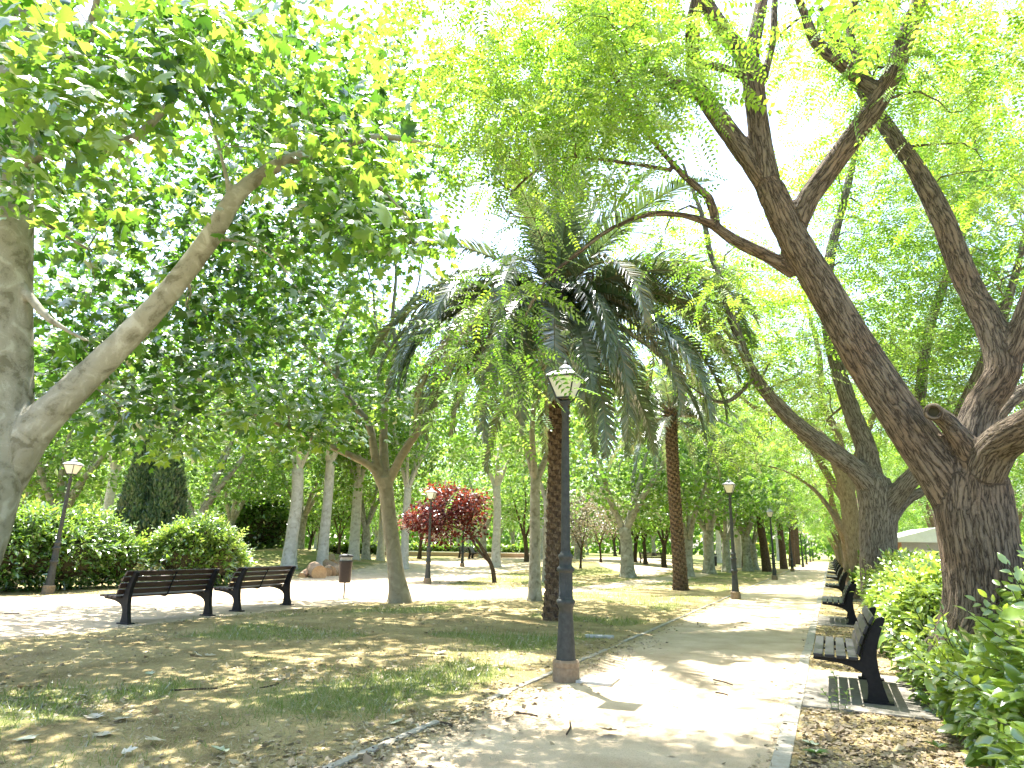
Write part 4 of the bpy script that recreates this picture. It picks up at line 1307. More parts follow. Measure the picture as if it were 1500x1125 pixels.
# ------------------------------------------------------------------ palms
def frond(A, o, az, e0, Ln, droop, var, rg, nl=62, lw=.024, hang=.6, ll=.5, dead=False):
    n = 16
    s = np.linspace(0, 1, n)
    el = e0 - droop * s ** 1.35
    aw = az + rg.normal(0, .10) * s * 2
    d = np.stack([np.cos(el) * np.cos(aw), np.cos(el) * np.sin(aw), np.sin(el)], 1)
    P = np.asarray(o) + np.concatenate([[[0, 0, 0]], np.cumsum((d[1:] + d[:-1]) / 2 * (Ln / (n - 1)), 0)])
    tube(A, P, .022 * (1 - s) + .004, 4, var=min(1, var + .25), cap=False)
    sl = np.linspace(.13, .99, nl)
    tw = rg.normal(0, .25)
    for sd in (1, -1):
        q = np.stack([np.interp(sl, s, P[:, i]) for i in range(3)], 1)
        T = unit(np.stack([np.interp(sl, s, d[:, i]) for i in range(3)], 1))
        Bv = unit(np.cross(T, np.array([0, 0, 1.0]) + 1e-3)); Uv = np.cross(Bv, T)
        fold = tw + .1
        Bq = Bv * sd * math.cos(fold) + Uv * math.sin(fold) * sd
        ln = ll * np.sin(np.clip(.18 + sl * .80, 0, 1) * PI) ** .55 * rg.uniform(.85, 1.12, nl)
        dr = unit(T * (.45 + .5 * sl[:, None]) + Bq * .85 + Uv * .28 + rg.normal(0, .07, (nl, 3)))
        m = q + dr * ln[:, None] * .5
        dr2 = unit(dr + np.array([0, 0, -hang]))
        e = m + dr2 * ln[:, None] * .5
        w = T * lw * .5
        wm = unit(T + rg.normal(0, .3, (nl, 3))) * lw * .5
        v = np.stack([q - w, q + w, m - wm * 1.1, m + wm * 1.1, e], 1)
        t = np.array([[0, 1, 3], [0, 3, 2], [2, 3, 4]])[None] + (np.arange(nl) * 5)[:, None, None]
        A.add(v.reshape(-1, 3), tri=t.reshape(-1, 3), var=np.repeat(np.clip(var + rg.normal(0, .1, nl), 0, 1), 5))


def palm(name, label, base, path, r0, fr, Ln, seed, nl=62, group=None, boots=True, lw=.024, extra=()):
    rg = np.random.default_rng(seed)
    base = np.asarray(base, float)
    P = catmull(np.array([[*(base + [0, 0, -.15]), r0 * 1.35]] + [[*p, r0 * (1.12 if i == 0 else 1.0)] for i, p in enumerate(path)]), .18)
    A = Acc(); tube(A, P[:, :3], P[:, 3] * (1 + rg.normal(0, .02, len(P))), 18, lump=.05, seed=seed)
    top = P[-1, :3]
    if boots:
        Ls = np.concatenate([[0], np.cumsum(np.linalg.norm(np.diff(P[:, :3], axis=0), axis=1))])
        nb = int(Ls[-1] / .075) * 9 // 2
        for i in range(nb):
            s = Ls[-1] * (i + .5) / nb
            c = np.array([np.interp(s, Ls, P[:, k]) for k in range(4)])
            a = i * 2.39996
            dv = np.array([math.cos(a), math.sin(a), 0]); tv = np.array([-math.sin(a), math.cos(a), 0])
            w = c[3] * rg.uniform(.34, .48); h = rg.uniform(.10, .15); r = c[3] * .98
            o = rg.uniform(.03, .06) * (1 + 1.2 * (s > Ls[-1] - .8))
            p = c[:3] + dv * r
            v = [p - tv * w - [0, 0, h * .4], p + tv * w - [0, 0, h * .4], p + dv * o - tv * w * .55 + [0, 0, h * .45], p + dv * o + tv * w * .55 + [0, 0, h * .45], p - tv * w * .5 + [0, 0, h * .55], p + tv * w * .5 + [0, 0, h * .55]]
            A.add(v, quad=[[0, 1, 3, 2], [2, 3, 5, 4]], tri=[[0, 2, 4], [1, 5, 3]], bark=np.array(v) * 1.3 + rg.normal(0, 3, 3), mat=1)
    root = thing(name, label, 'palm tree', base, group=group)
    part('trunk', A.build('trunk', [M['bark_palm'], M['palm_boot']], smooth_=False, off=base), root)
    B = Acc()
    for k, (n, e0, e1, d0, d1, lf, hang) in enumerate(fr):
        for i in range(n):
            az = (i + .5 * (k % 2)) / n * 2 * PI + rg.normal(0, .22)
            e = rg.uniform(e0, e1); dp = rg.uniform(d0, d1)
            o = top + np.array([math.cos(az), math.sin(az), 0]) * .12 + [0, 0, rg.uniform(-.25, .2) - .12 * k]
            frond(B, o, az, e, Ln * lf * rg.uniform(.9, 1.1), dp, np.clip(rg.normal(.42, .14), .1, .7), rg, nl=nl, hang=hang, lw=lw, ll=.56 * Ln / 4.2)
    for az, e, dp, lf in extra:
        frond(B, top + np.array([math.cos(az), math.sin(az), 0]) * .15 + [0, 0, rg.uniform(-.3, .1)], az, e, Ln * lf, dp, np.clip(rg.normal(.52, .12), .1, .75), rg, nl=nl, hang=rg.uniform(.7, 1.1), lw=lw, ll=.60 * Ln / 4.2)
    part('crown', B.build('crown', [M['frond']], smooth_=False, off=base), root)
    # two withered fronds hang against the trunk
    D_ = Acc()
    for az in (rg.uniform(-.6, .2), rg.uniform(2.4, 3.6)):
        frond(D_, top + [0, 0, -.35], az, .15, Ln * .8, 2.2, .98, rg, nl=nl // 2, hang=1.4, lw=lw * .8)
    for i in range(14):
        a = rg.random() * 6.28
        frond(D_, top + [0, 0, -.1], a, rg.uniform(.5, 1.0), Ln * .16, .5, .95, rg, nl=5, hang=.2, lw=lw * .6, ll=.2)
    part('withered_fronds', D_.build('withered_fronds', [M['frond']], smooth_=False, off=base), root)
    return root


FR_BIG = [(9, 1.15, 1.5, .25, .6, .75, .15), (8, .65, 1.0, 1.1, 1.6, .9, .35), (8, .2, .5, 1.6, 2.1, .95, .8), (10, -.1, .2, 1.4, 1.8, .95, 1.1), (10, -.6, -.2, .9, 1.2, .85, 1.3)]
bp = G(814, 908); Dp = math.hypot(bp[0], bp[1])
palm('palm_tree', 'tall feathery palm right behind the nearest lamp post with the biggest drooping crown', bp, [at(815, 870, Dp), at(816, 790, Dp), at(818, 680, Dp), at(819, 560, Dp), at(817, 432, Dp)], .21, FR_BIG, 5.2, 31, nl=96, lw=.046,
     extra=[(R(178 + 6 * i), .28 - .22 * (i % 3), 1.5 + .12 * (i % 2), .95 - .05 * (i % 2)) for i in range(11)] + [(R(352 + 8 * i), .34 - .2 * (i % 3), 1.5, .98) for i in range(7)] + [(R(248 + 10 * i), -.05 - .2 * (i % 3), 1.35, .86 - .06 * (i % 2)) for i in range(11)])
bp2 = G(997, 864); D2 = math.hypot(bp2[0], bp2[1])
palm('palm_tree', 'palm with bare brown trunk standing in the lawn left of the second lamp post', bp2, [at(996, 840, D2), at(991, 770, D2), at(986, 690, D2), at(982, 600, D2)], .225,
     [(5, 1.1, 1.45, .3, .6, .7, .2), (9, .5, 1.0, 1.0, 1.5, 1.0, .5), (12, .1, .5, 1.3, 1.8, 1.0, .8), (10, -.4, .1, 1.0, 1.4, .9, 1.1)], 4.0, 33, nl=60, lw=.045)
bp3 = gp(1121, 56)
P3 = palm('palm_tree', 'palm of the far row leaning slightly beside the third lamp post', bp3, [at(1119, 800, 56), at(1113, 760, 56), at(1110, 700, 56)], .27,
          [(5, .9, 1.4, .4, .8, .8, .3), (10, .3, .8, 1.2, 1.6, 1.0, .6), (11, -.3, .2, 1.2, 1.5, .9, 1.0)], 3.6, 35, nl=30, lw=.08, boots=False, group='palms of the far row along the path')
for px, D, rz, sc in ((1146, 66, 1.2, .95), (1158, 78, 2.6, 1.0), (1166, 92, 4.0, 1.0), (1090, 62, 3.1, .9)):
    dup(P3, gp(px, D), rz, 'small far palm with a dark straight trunk in the row left of the distant path', 'palms of the far row along the path', sc)


# ------------------------------------------------------------------ red plum, dusty plum, cypress
def red_plum():
    b = G(725, 853); D = math.hypot(b[0], b[1])
    sk = Skel()
    a = sk.limb(np.array([[b[0], b[1], b[2] - .1, .11]] + [list(at(722, 835, D)) + [.095], list(at(715, 818, D)) + [.085], list(at(703, 798, D)) + [.075], list(at(690, 782, D)) + [.06], list(at(672, 762, D)) + [.045], list(at(655, 748, D)) + [.03]]), step=.15)
    sk.limb(L((718, 824, D, .07), (706, 812, D, .055), (695, 797, D, .05), (688, 780, D, .045), (692, 755, D + .2, .035), (700, 735, D + .3, .02)), a[3], step=.15)
    sk.limb(L((690, 782, D, .05), (660, 770, D - .3, .04), (630, 765, D - .5, .025)), a[-6], step=.15)
    cl = px_clumps([(652, 750, 42, 26, D - 1.6, D + 1.6, 58), (676, 730, 32, 14, D - 1.2, D + 1.2, 30), (616, 764, 22, 11, D - 1, D + 1, 16), (694, 762, 22, 26, D - 1, D + 1, 15), (640, 784, 22, 10, D - 1, D + 1, 9), (655, 718, 26, 8, D - 1, D + 1, 6)], 91)
    sk.grow(cl, minnode=8, seg=.3, seed=2, rt=.006, maxr=.04)
    A = Acc(); sk.mesh_thick(A, k=9, lump=.08); sk.mesh_thin(A, sk.n0, k=3)
    B = Acc(); rg = np.random.default_rng(4)
    leaf_clumps(B, TP['kite'], cl, 42, .24, .13, np.clip(.4 + (cl[:, 2] - 3.2) * .25 + rg.normal(0, .15, len(cl)), 0, 1), seed=5, tilt=.7)
    root = thing('plum_tree', 'small plum tree with dark red leaves and a thin leaning twin stem', 'tree', b)
    part('trunk', A.build('trunk', [M['bark_dark']], off=b), root)
    part('crown', B.build('crown', [M['leaf_red']], smooth_=False, off=b), root)


red_plum()


def cypress():
    b = gp(214, 31)
    rg = np.random.default_rng(6)
    D = math.hypot(b[0], b[1])
    lat = np.array([b[1], -b[0], 0]) / D
    tv, tt = TP['kite']
    A = Acc()
    for (dx, H, R0, n) in ((-.55, 5.9, 1.05, 10000), (.4, 6.5, 1.45, 13000)):
        h = rg.random(n) ** 1.15
        prof = np.minimum(1, (h / .2) ** .6) * np.clip(1.03 - h, 0, 1) ** 1.05
        a = rg.random(n) * 2 * PI
        bump = .82 + .32 * vnoise(np.stack([np.cos(a) * 2.2, np.sin(a) * 2.2, h * 7], 1), 4)
        r = R0 * prof * bump * (1 - .3 * rg.random(n) ** 2)
        p = b + lat * dx + np.stack([np.cos(a) * r, np.sin(a) * r, .5 + h * (H - .5)], 1)
        ax = np.stack([np.cos(a) * .5, np.sin(a) * .5, np.full(n, 1.0)], 1) + rg.normal(0, .3, (n, 3))
        nr = np.stack([np.cos(a), np.sin(a), np.full(n, .2)], 1) + rg.normal(0, .4, (n, 3))
        A.leaves(tv * np.array([1, .55, 1]), tt, p, ax, nr, rg.uniform(.14, .30, n), np.clip(bump * 1.6 - 1.1 + rg.normal(0, .18, n), 0, 1))
    T = Acc(); tube(T, np.array([b + [0, 0, -.1], b + [0, 0, .6], b + lat * -.4 + [0, 0, 2.4], b + lat * -.5 + [0, 0, 4.2]]), [.22, .18, .14, .03], 9)
    tube(T, np.array([b + [0, 0, .3], b + lat * .4 + [0, 0, 2.4], b + lat * .5 + [0, 0, 4.6]]), [.16, .14, .03], 9)
    root = thing('cypress', 'dark dense cypress with two peaks behind the clipped hedge', 'tree', b)
    part('trunk', T.build('trunk', [M['bark_brown']], off=b), root)
    part('crown', A.build('crown', [M['leaf_dark']], smooth_=False, off=b), root)


cypress()


# ------------------------------------------------------------------ shrubs and hedges
def shrub(name, label, cat, blobs, nleaf, size, tpl, seed, shoots=0, leafm='leaf_hedge', var=.45, group=None, sieve_fn=None):
    rg = np.random.default_rng(seed)
    blobs = np.asarray(blobs, float)
    area = blobs[:, 3] * blobs[:, 4] + blobs[:, 3] * blobs[:, 5]
    cnt = (nleaf * area / area.sum()).astype(int)
    base = np.array([blobs[:, 0].mean(), blobs[:, 1].mean(), 0]); base[2] = float(gz(base[0], base[1]))
    A = Acc(); K = Acc()
    for bi, (B, n) in enumerate(zip(blobs, cnt)):
        d = unit(rg.normal(0, 1, (n, 3)))
        d[:, 2] = np.abs(d[:, 2]) * np.where(rg.random(n) < .72, 1, -1)
        bump = .74 + .5 * vnoise(d * 2.6 + bi * 7 + B[:3] * 1.3, seed) 
        rad = bump * (1 - .34 * rg.random(n) ** 1.6)
        p = B[:3] + d * B[3:6] * rad[:, None]
        k = p[:, 2] > gz(p[:, 0], p[:, 1]) + .03
        for bj, B2 in enumerate(blobs):
            if bj != bi:
                k &= (((p - B2[:3]) / B2[3:6]) ** 2).sum(1) > .5
        if sieve_fn is not None:
            k &= sieve_fn(p)
        p = p[k]; dd = d[k]
        ax = dd * np.array([1, 1, .35]) + rg.normal(0, .5, (len(p), 3)) + np.array([0, 0, .12])
        nr = np.array([0, 0, 1.0]) + dd * .55 + rg.normal(0, .45, (len(p), 3))
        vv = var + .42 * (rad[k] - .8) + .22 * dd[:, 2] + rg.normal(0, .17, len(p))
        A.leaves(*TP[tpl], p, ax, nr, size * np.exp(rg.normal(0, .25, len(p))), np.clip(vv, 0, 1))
        # dark core added to block light and read as inner shade
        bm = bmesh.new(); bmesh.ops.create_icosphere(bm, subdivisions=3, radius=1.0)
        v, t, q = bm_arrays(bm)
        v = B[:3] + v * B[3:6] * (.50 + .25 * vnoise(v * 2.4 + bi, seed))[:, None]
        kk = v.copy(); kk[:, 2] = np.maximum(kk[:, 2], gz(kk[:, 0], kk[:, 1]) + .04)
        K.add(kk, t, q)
        for s in range(int(round(shoots * area[bi] / area.sum()))):
            a = unit(rg.normal(0, 1, 3)); a[2] = abs(a[2]) * .8 + .25; a = unit(a)
            p0 = B[:3] + a * B[3:6] * .75
            Ls = rg.uniform(.22, .5) * (size / .09) ** .6
            dr = unit(a + rg.normal(0, .3, 3) + np.array([0, 0, .3]))
            p1 = p0 + dr * Ls
            if sieve_fn is not None and not sieve_fn(p1[None])[0]:
                continue
            mid = (p0 + p1) / 2 + rg.normal(0, .03, 3)
            pts = catmull(np.array([p0, mid, p1]), .06)
            tube(K, pts, np.linspace(.0055, .002, len(pts)), 4, cap=False)
            m = 9
            u = np.linspace(.25, 1, m)
            pp = np.stack([np.interp(u, np.linspace(0, 1, len(pts)), pts[:, i]) for i in range(3)], 1)
            side = unit(np.cross(dr, rg.normal(0, 1, 3)))
            sg = np.where(np.arange(m) % 2 == 0, 1, -1)[:, None]
            ax = side * sg + dr * .75 + rg.normal(0, .15, (m, 3)); ax[-1] = dr
            nr = np.cross(side, dr)[None] * np.ones((m, 1)); nr = np.where(nr[:, 2:3] < 0, -nr, nr) + [0, 0, .5] + rg.normal(0, .2, (m, 3))
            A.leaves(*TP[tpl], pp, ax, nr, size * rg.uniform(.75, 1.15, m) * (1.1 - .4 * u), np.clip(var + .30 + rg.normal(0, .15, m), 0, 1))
    root = thing(name, label, cat, base, group=group)
    part('shade_core_and_stems', K.build('shade_core_and_stems', [M['core']], off=base), root)  # the added dark cores plus the shoot stems
    part('foliage', A.build('foliage', [M[leafm]], smooth_=(tpl == 'ovate'), off=base), root)
    return root


def off_trunk(p):
    return np.hypot(p[:, 0] - B1[0], p[:, 1] - B1[1]) > .45


shrub('shrub', 'bushy glossy leaved shrub at the lower right corner in front of the big fissured trunk', 'shrub',
      [(1.52, 5.1, .48, .74, .85, .80), (1.28, 6.1, .34, .52, .8, .52), (1.75, 6.4, .55, .6, .9, .74), (1.12, 7.3, .28, .42, .7, .46), (2.1, 7.6, .6, .7, .9, .8), (1.10, 4.4, .28, .34, .5, .42), (1.65, 3.9, .5, .65, .7, .72)], 17000, .112, 'ovate', 101, shoots=170, var=.7, sieve_fn=off_trunk)
shrub('hedge', 'leafy hedge behind the second nearest path bench, between the two big trunks', 'hedge',
      [(1.12, 9.6, .55, .55, .8, .80), (1.15, 10.8, .6, .62, 1.0, .84), (1.2, 12.3, .6, .66, 1.1, .86), (1.25, 14.0, .6, .66, 1.1, .84), (1.3, 15.8, .6, .66, 1.1, .84), (2.1, 9.8, .6, .7, 1.0, .9), (2.1, 11.6, .6, .7, 1.6, .92), (2.2, 14.5, .6, .7, 1.8, .92), (.92, 8.5, .34, .30, .7, .52)], 36000, .10, 'ovate', 102, shoots=220, var=.76, sieve_fn=off_trunk)
HB = []
for i in range(22):
    y = 17.6 + i * 2.0
    HB.append((1.35 + .02 * i, y, .6, .66, 1.35, .82 + .08 * math.sin(i * 1.7)))
shrub('hedge', 'long far hedge running behind the distant path benches', 'hedge', HB, 22000, .18, 'kite', 103, shoots=0, var=.62)


def lblob(px, D, w, dpt, h, zc=.5):
    x, y = _dirp(px, D)
    z = float(gz(x, y))
    return (x, y, z + h * zc, w, dpt, h * (1 - zc) * 1.08)


shrub('hedge', 'long dark green hedge behind the leaning left lamp post, bright on top', 'hedge',
      [lblob(-70, 25, 1.5, 1.4, 2.2), lblob(-10, 24.8, 1.4, 1.4, 2.1), lblob(45, 25.0, 1.2, 1.3, 2.3), lblob(95, 25.3, 1.2, 1.3, 1.95), lblob(132, 25.8, .9, 1.3, 2.25), lblob(170, 26.3, 1.1, 1.2, 1.6), lblob(75, 25.6, .7, .8, 2.5), lblob(20, 25.6, .7, .8, 2.45)], 22000, .17, 'narrow', 111, shoots=280, var=.40)
shrub('shrub', 'rounded leafy shrub behind the farther left bench', 'shrub',
      [lblob(272, 26.5, 1.1, 1.2, 2.0), lblob(310, 26.8, 1.05, 1.1, 1.8), lblob(336, 27.2, .7, .9, 1.2), lblob(296, 26.3, .6, .7, 2.3), lblob(262, 26.3, .6, .7, 2.05), lblob(325, 26.3, .5, .7, 2.0)], 10000, .17, 'narrow', 112, shoots=170, var=.48)
shrub('shrub', 'dark rounded broadleaf shrub tree beyond the mound, left of the pale flared trunk', 'shrub',
      [(*gp(374, 52)[:2], 2.9, 2.6, 2.4, 2.5), (*gp(360, 52)[:2], 2.5, 1.7, 1.6, 1.8), (*gp(392, 52)[:2], 2.4, 1.7, 1.6, 1.7)], 9000, .26, 'kite', 113, leafm='leaf_hedge', var=.28)

# little seedling beside the concrete pad
c = G(1228, 1042)
A = Acc(); rg = np.random.default_rng(9)
for (dx, dy, h) in ((0, 0, .36), (.05, .02, .2), (-.05, .03, .17)):
    P = catmull(np.array([c + [dx, dy, 0], c + [dx * 1.6 + .01, dy, h * .55], c + [dx * 2.2 - .015, dy, h]]), .03)
    tube(A, P, .0035, 4, cap=False, var=.4)
    m = int(h / .022)
    u = np.linspace(.15, 1, m)
    pp = np.stack([np.interp(u, np.linspace(0, 1, len(P)), P[:, i]) for i in range(3)], 1)
    ax = np.stack([np.cos(np.arange(m) * 2.4), np.sin(np.arange(m) * 2.4), np.full(m, .35)], 1)
    A.leaves(*TP['ovate'], pp, ax, np.tile([0, 0, 1.0], (m, 1)) + rg.normal(0, .3, (m, 3)), rg.uniform(.04, .075, m), np.clip(rg.normal(.6, .15, m), 0, 1))
thing('seedling', 'spindly green seedling growing beside the concrete pad of the nearest path bench', 'plant', c, me=A.build('seedling', [M['leaf_hedge']], off=c))
for k, (px, py, lab) in enumerate([(1195, 1108, 'low weed with a few leaves in the mulch at the bottom edge'), (1375, 1100, 'small leafy weed in the mulch under the lower right shrub')]):
    c = G(px, py); A = Acc(); m = 9; a = np.arange(m) * 2.4
    A.leaves(*TP['ovate'], np.tile(c, (m, 1)) + np.array([0, 0, .02]), np.stack([np.cos(a), np.sin(a), .25 + .5 * rg.random(m)], 1), np.tile([0, 0, 1.0], (m, 1)), rg.uniform(.05, .11, m), np.clip(rg.normal(.55, .15, m), 0, 1))
    thing('weed', lab, 'plant', c, me=A.build('weed', [M['leaf_hedge']], off=c))


# ------------------------------------------------------------------ benches
PROF = [(-.115, 0), (-.092, .10), (-.088, .20), (-.105, .265), (-.15, .315), (-.23, .355), (-.34, .385), (-.48, .402), (-.60, .408), (-.622, .425), (-.60, .448), (-.40, .442), (-.22, .432), (-.145, .43),
        (-.125, .48), (-.085, .60), (-.03, .73), (.04, .855), (.075, .89), (.125, .905), (.15, .885), (.135, .84), (.085, .72), (.045, .60), (.028, .48), (.035, .34), (.062, .18), (.095, .06), (.115, 0)]


def bench(label, loc, wood, group, rz=0.0, sc=1.0):
    root = thing('park_bench', label, 'bench', loc, rz, group, sc=sc)
    Lh = .90
    for y in (-.78, .78):
        A = Acc(); prism(A, PROF, y - .032, y + .032, bev=.007)
        box(A, (0, y, .012), (.30, .12, .024), bev=.005)
        part('end_frame', A.build('end_frame', [M['black_iron']], smooth_=False, attrs=False), root)
    for x, z in ((-.563, .468), (-.445, .466), (-.327, .461), (-.209, .455)):
        A = Acc(); box(A, (x, 0, z), (.098, 2 * Lh, .036), bev=.006)
        part('seat_slat', A.build('seat_slat', [wood], smooth_=False, attrs=False), root)
    for x, z, t in ((-.137, .545, .30), (-.098, .655, .40), (-.046, .765, .50), (.022, .868, .56)):
        A = Acc()
        ct, st = math.cos(t), math.sin(t)
        box(A, (x - .012, 0, z), (.032, 2 * Lh, .092), bev=.006, tilt=[[ct, 0, st], [0, 1, 0], [-st, 0, ct]])
        part('back_slat', A.build('back_slat', [wood], smooth_=False, attrs=False), root)
    A = Acc()
    P = catmull(np.array([(-.60, 0, .443), (-.35, 0, .436), (-.16, 0, .43), (-.10, 0, .56), (-.03, 0, .72), (.05, 0, .87)]), .06)
    tube(A, P, .013, 6)
    part('centre_strap', A.build('centre_strap', [M['black_iron']], attrs=False), root)
    return root


LEFT_BENCH = [(G(185, 914), G(303, 902), 'dark slatted bench seen from behind, nearer of the two facing the pale square'), (G(343, 896), G(423, 886), 'dark slatted bench seen from behind, farther of the two facing the pale square')]
pr = None
for a, b, lab in LEFT_BENCH:
    c = (a + b) / 2
    rz = -math.atan2(b[0] - a[0], b[1] - a[1])
    if pr is None:
        pr = bench(lab, c + [0, 0, .0], M['wood_brown'], 'benches facing the square', rz)
        pr.scale = (1.06, 1.18, 1.04)
    else:
        dup(pr, c, rz, lab)
ordn = ['nearest', 'second', 'third', 'fourth', 'fifth', 'sixth', 'seventh', 'eighth', 'ninth', 'tenth', 'eleventh']
b0 = None
for i, y in enumerate(BENCH_Y):
    lab = {0: 'black slatted bench on a concrete pad at the path edge, nearest the camera', 1: 'black slatted bench on its pad, second along the path edge from the camera'}.get(i, '%s black bench counting along the right edge of the path' % ordn[i])
    loc = (.31, y, .02 if i < 6 else 0)
    if b0 is None:
        b0 = bench(lab, loc, M['wood_black'], 'benches along the path', sc=.93)
    else:
        dup(b0, loc, 0, lab)
dup(pr, gp(690, 58), R(200), 'lone bench far off behind the leaning stem of the red plum', 'far benches in the park')
dup(pr, gp(953, 60), R(120), 'tiny far bench on the bright lawn left of the second palm', 'far benches in the park')
dup(pr, gp(683, 61), R(170), 'second lone bench far off just left of the leaning plum stem', 'far benches in the park')


# ------------------------------------------------------------------ lamp posts
def lamp(label, loc, group, rz=0.0, lean=0.0):
    root = thing('lamp_post', label, 'lamp post', loc, rz, group)
    A = Acc(); lathe(A, [(.158, -.12), (.158, .13), (.150, .145), (.156, .16), (.158, .20), (.140, .225), (.02, .23)], 28)
    part('plinth', A.build('plinth', [M['stone']], smooth_=False, attrs=False), root)
    A = Acc()
    lathe(A, [(.118, .22), (.112, .30), (.098, .50), (.086, .72), (.082, .80), (.092, .805), (.092, .825), (.104, .84), (.112, .86), (.112, .885), (.098, .90), (.09, .905)], 32)
    lathe(A, [(.088, .90), (.088, .93), (.086, .935), (.084, 1.20), (.084, 1.215), (.088, 1.22)], 72, flute=(.932, 1.21, 16, .010))
    lathe(A, [(.088, 1.215), (.10, 1.225), (.108, 1.245), (.104, 1.265), (.085, 1.28), (.075, 1.30), (.078, 1.36), (.086, 1.375), (.092, 1.39), (.092, 1.41), (.07, 1.43), (.060, 1.46)], 32)
    part('base_column', A.build('base_column', [M['iron']], attrs=False), root)
    A = Acc()
    lathe(A, [(.058, 1.45), (.056, 1.6), (.050, 2.6), (.044, 3.16), (.05, 3.17), (.055, 3.19), (.05, 3.21), (.036, 3.23), (.036, 3.28), (.062, 3.31), (.07, 3.33), (.02, 3.335)], 24)
    part('pole', A.build('pole', [M['iron']], attrs=False), root)
    # lantern
    lan = Acc()
    zb, zt, hb, ht = 3.37, 3.64, .09, .178
    cs = [(1, 1), (-1, 1), (-1, -1), (1, -1)]
    for sx, sy in cs:
        tube(lan, np.array([(sx * hb, sy * hb, zb), (sx * ht, sy * ht, zt)]), .011, 6)
        tube(lan, np.array([(sx * .03, sy * .03, 3.30), (sx * hb * .98, sy * hb * .98, zb)]), .008, 6)
    for k in range(4):
        a, b = cs[k], cs[(k + 1) % 4]
        tube(lan, np.array([(a[0] * hb, a[1] * hb, zb), (b[0] * hb, b[1] * hb, zb)]), .011, 6)
        tube(lan, np.array([(a[0] * ht, a[1] * ht, zt), (b[0] * ht, b[1] * ht, zt)]), .014, 6)
    fr = part('lantern_frame', lan.build('lantern_frame', [M['iron']], smooth_=False, attrs=False), root)
    for k in range(4):
        a, b = cs[k], cs[(k + 1) % 4]
        i_ = .985
        q = [(a[0] * hb * i_, a[1] * hb * i_, zb + .01), (b[0] * hb * i_, b[1] * hb * i_, zb + .01), (b[0] * ht * i_, b[1] * ht * i_, zt - .012), (a[0] * ht * i_, a[1] * ht * i_, zt - .012)]
        g = Acc(); g.add(q, quad=[[0, 1, 2, 3]])
        q2 = np.array(q) * np.array([.97, .97, 1]); g.add(q2, quad=[[3, 2, 1, 0]])
        part('lantern_pane', g.build('lantern_pane', [M['glass']], smooth_=False, attrs=False), root)
    cap = Acc()

    def sq(levels):
        v = [(sx * h, sy * h, z) for h, z in levels for sx, sy in cs]
        q = []
        for i in range(len(levels) - 1):
            for k in range(4):
                q.append([i * 4 + k, i * 4 + (k + 1) % 4, i * 4 + 4 + (k + 1) % 4, i * 4 + 4 + k])
        n = len(levels) * 4
        q += [[3, 2, 1, 0], [n - 4, n - 3, n - 2, n - 1]]
        cap.add(v, quad=q)
    sq([(.194, 3.642), (.197, 3.658), (.13, 3.712), (.10, 3.726)])
    lathe(cap, [(.075, 3.722), (.075, 3.748), (.092, 3.753), (.092, 3.766), (.07, 3.79), (.035, 3.815), (.014, 3.825), (.014, 3.838), (.022, 3.85), (.012, 3.87), (.003, 3.89)], 20)
    part('lantern_cap', cap.build('lantern_cap', [M['capmetal']], smooth_=False, attrs=False), root)
    if lean:
        root.rotation_euler = (0, lean, rz)
    return root


LP = [(829, 996, 'nearest dark iron lamp post with a stone plinth standing between lawn and path'), (1078, 877, 'second lamp post along the path, right of the bare palm trunk'), (1135, 849, 'third lamp post along the path edge'),
      (1161, 837, 'fourth lamp post along the path edge'), (1176.5, 830.5, 'fifth small lamp post along the far path'), (1187, 826.5, 'sixth tiny lamp post along the far path'), (1194, 823.5, 'seventh tiny lamp post along the far path'),
      (1199, 821.5, 'eighth and farthest tiny lamp post along the path')]
l0 = None
LY = [8.0, 23.9, 41.0, 58.5, 76, 93.5, 111, 128]
for i, (px, py, lab) in enumerate(LP):
    p = G(px, py) if i < 5 else np.array([-2.85, LY[i], 0.0])
    if l0 is None:
        l0 = lamp(lab, p, 'lamp posts along the path')
    else:
        dup(l0, p, 0, lab)
l1 = dup(l0, G(70, 869), .3, 'leaning grey lamp post in front of the long left hedge', 'lamp posts around the square')
l1.rotation_euler = (0, R(1.6), .3)
dup(l0, G(626, 855), .2, 'dark lamp post on the bright square beside the red plum', 'lamp posts around the square')
p = G(677, 830); dup(l0, p, .1, 'lamp post half hidden by the red plum, beyond the square', 'lamp posts around the square')
dup(l0, gp(732, 66), .4, 'small far lamp post right of the red plum and its pale neighbour trunk', 'lamp posts around the square')

# ------------------------------------------------------------------ litter bins


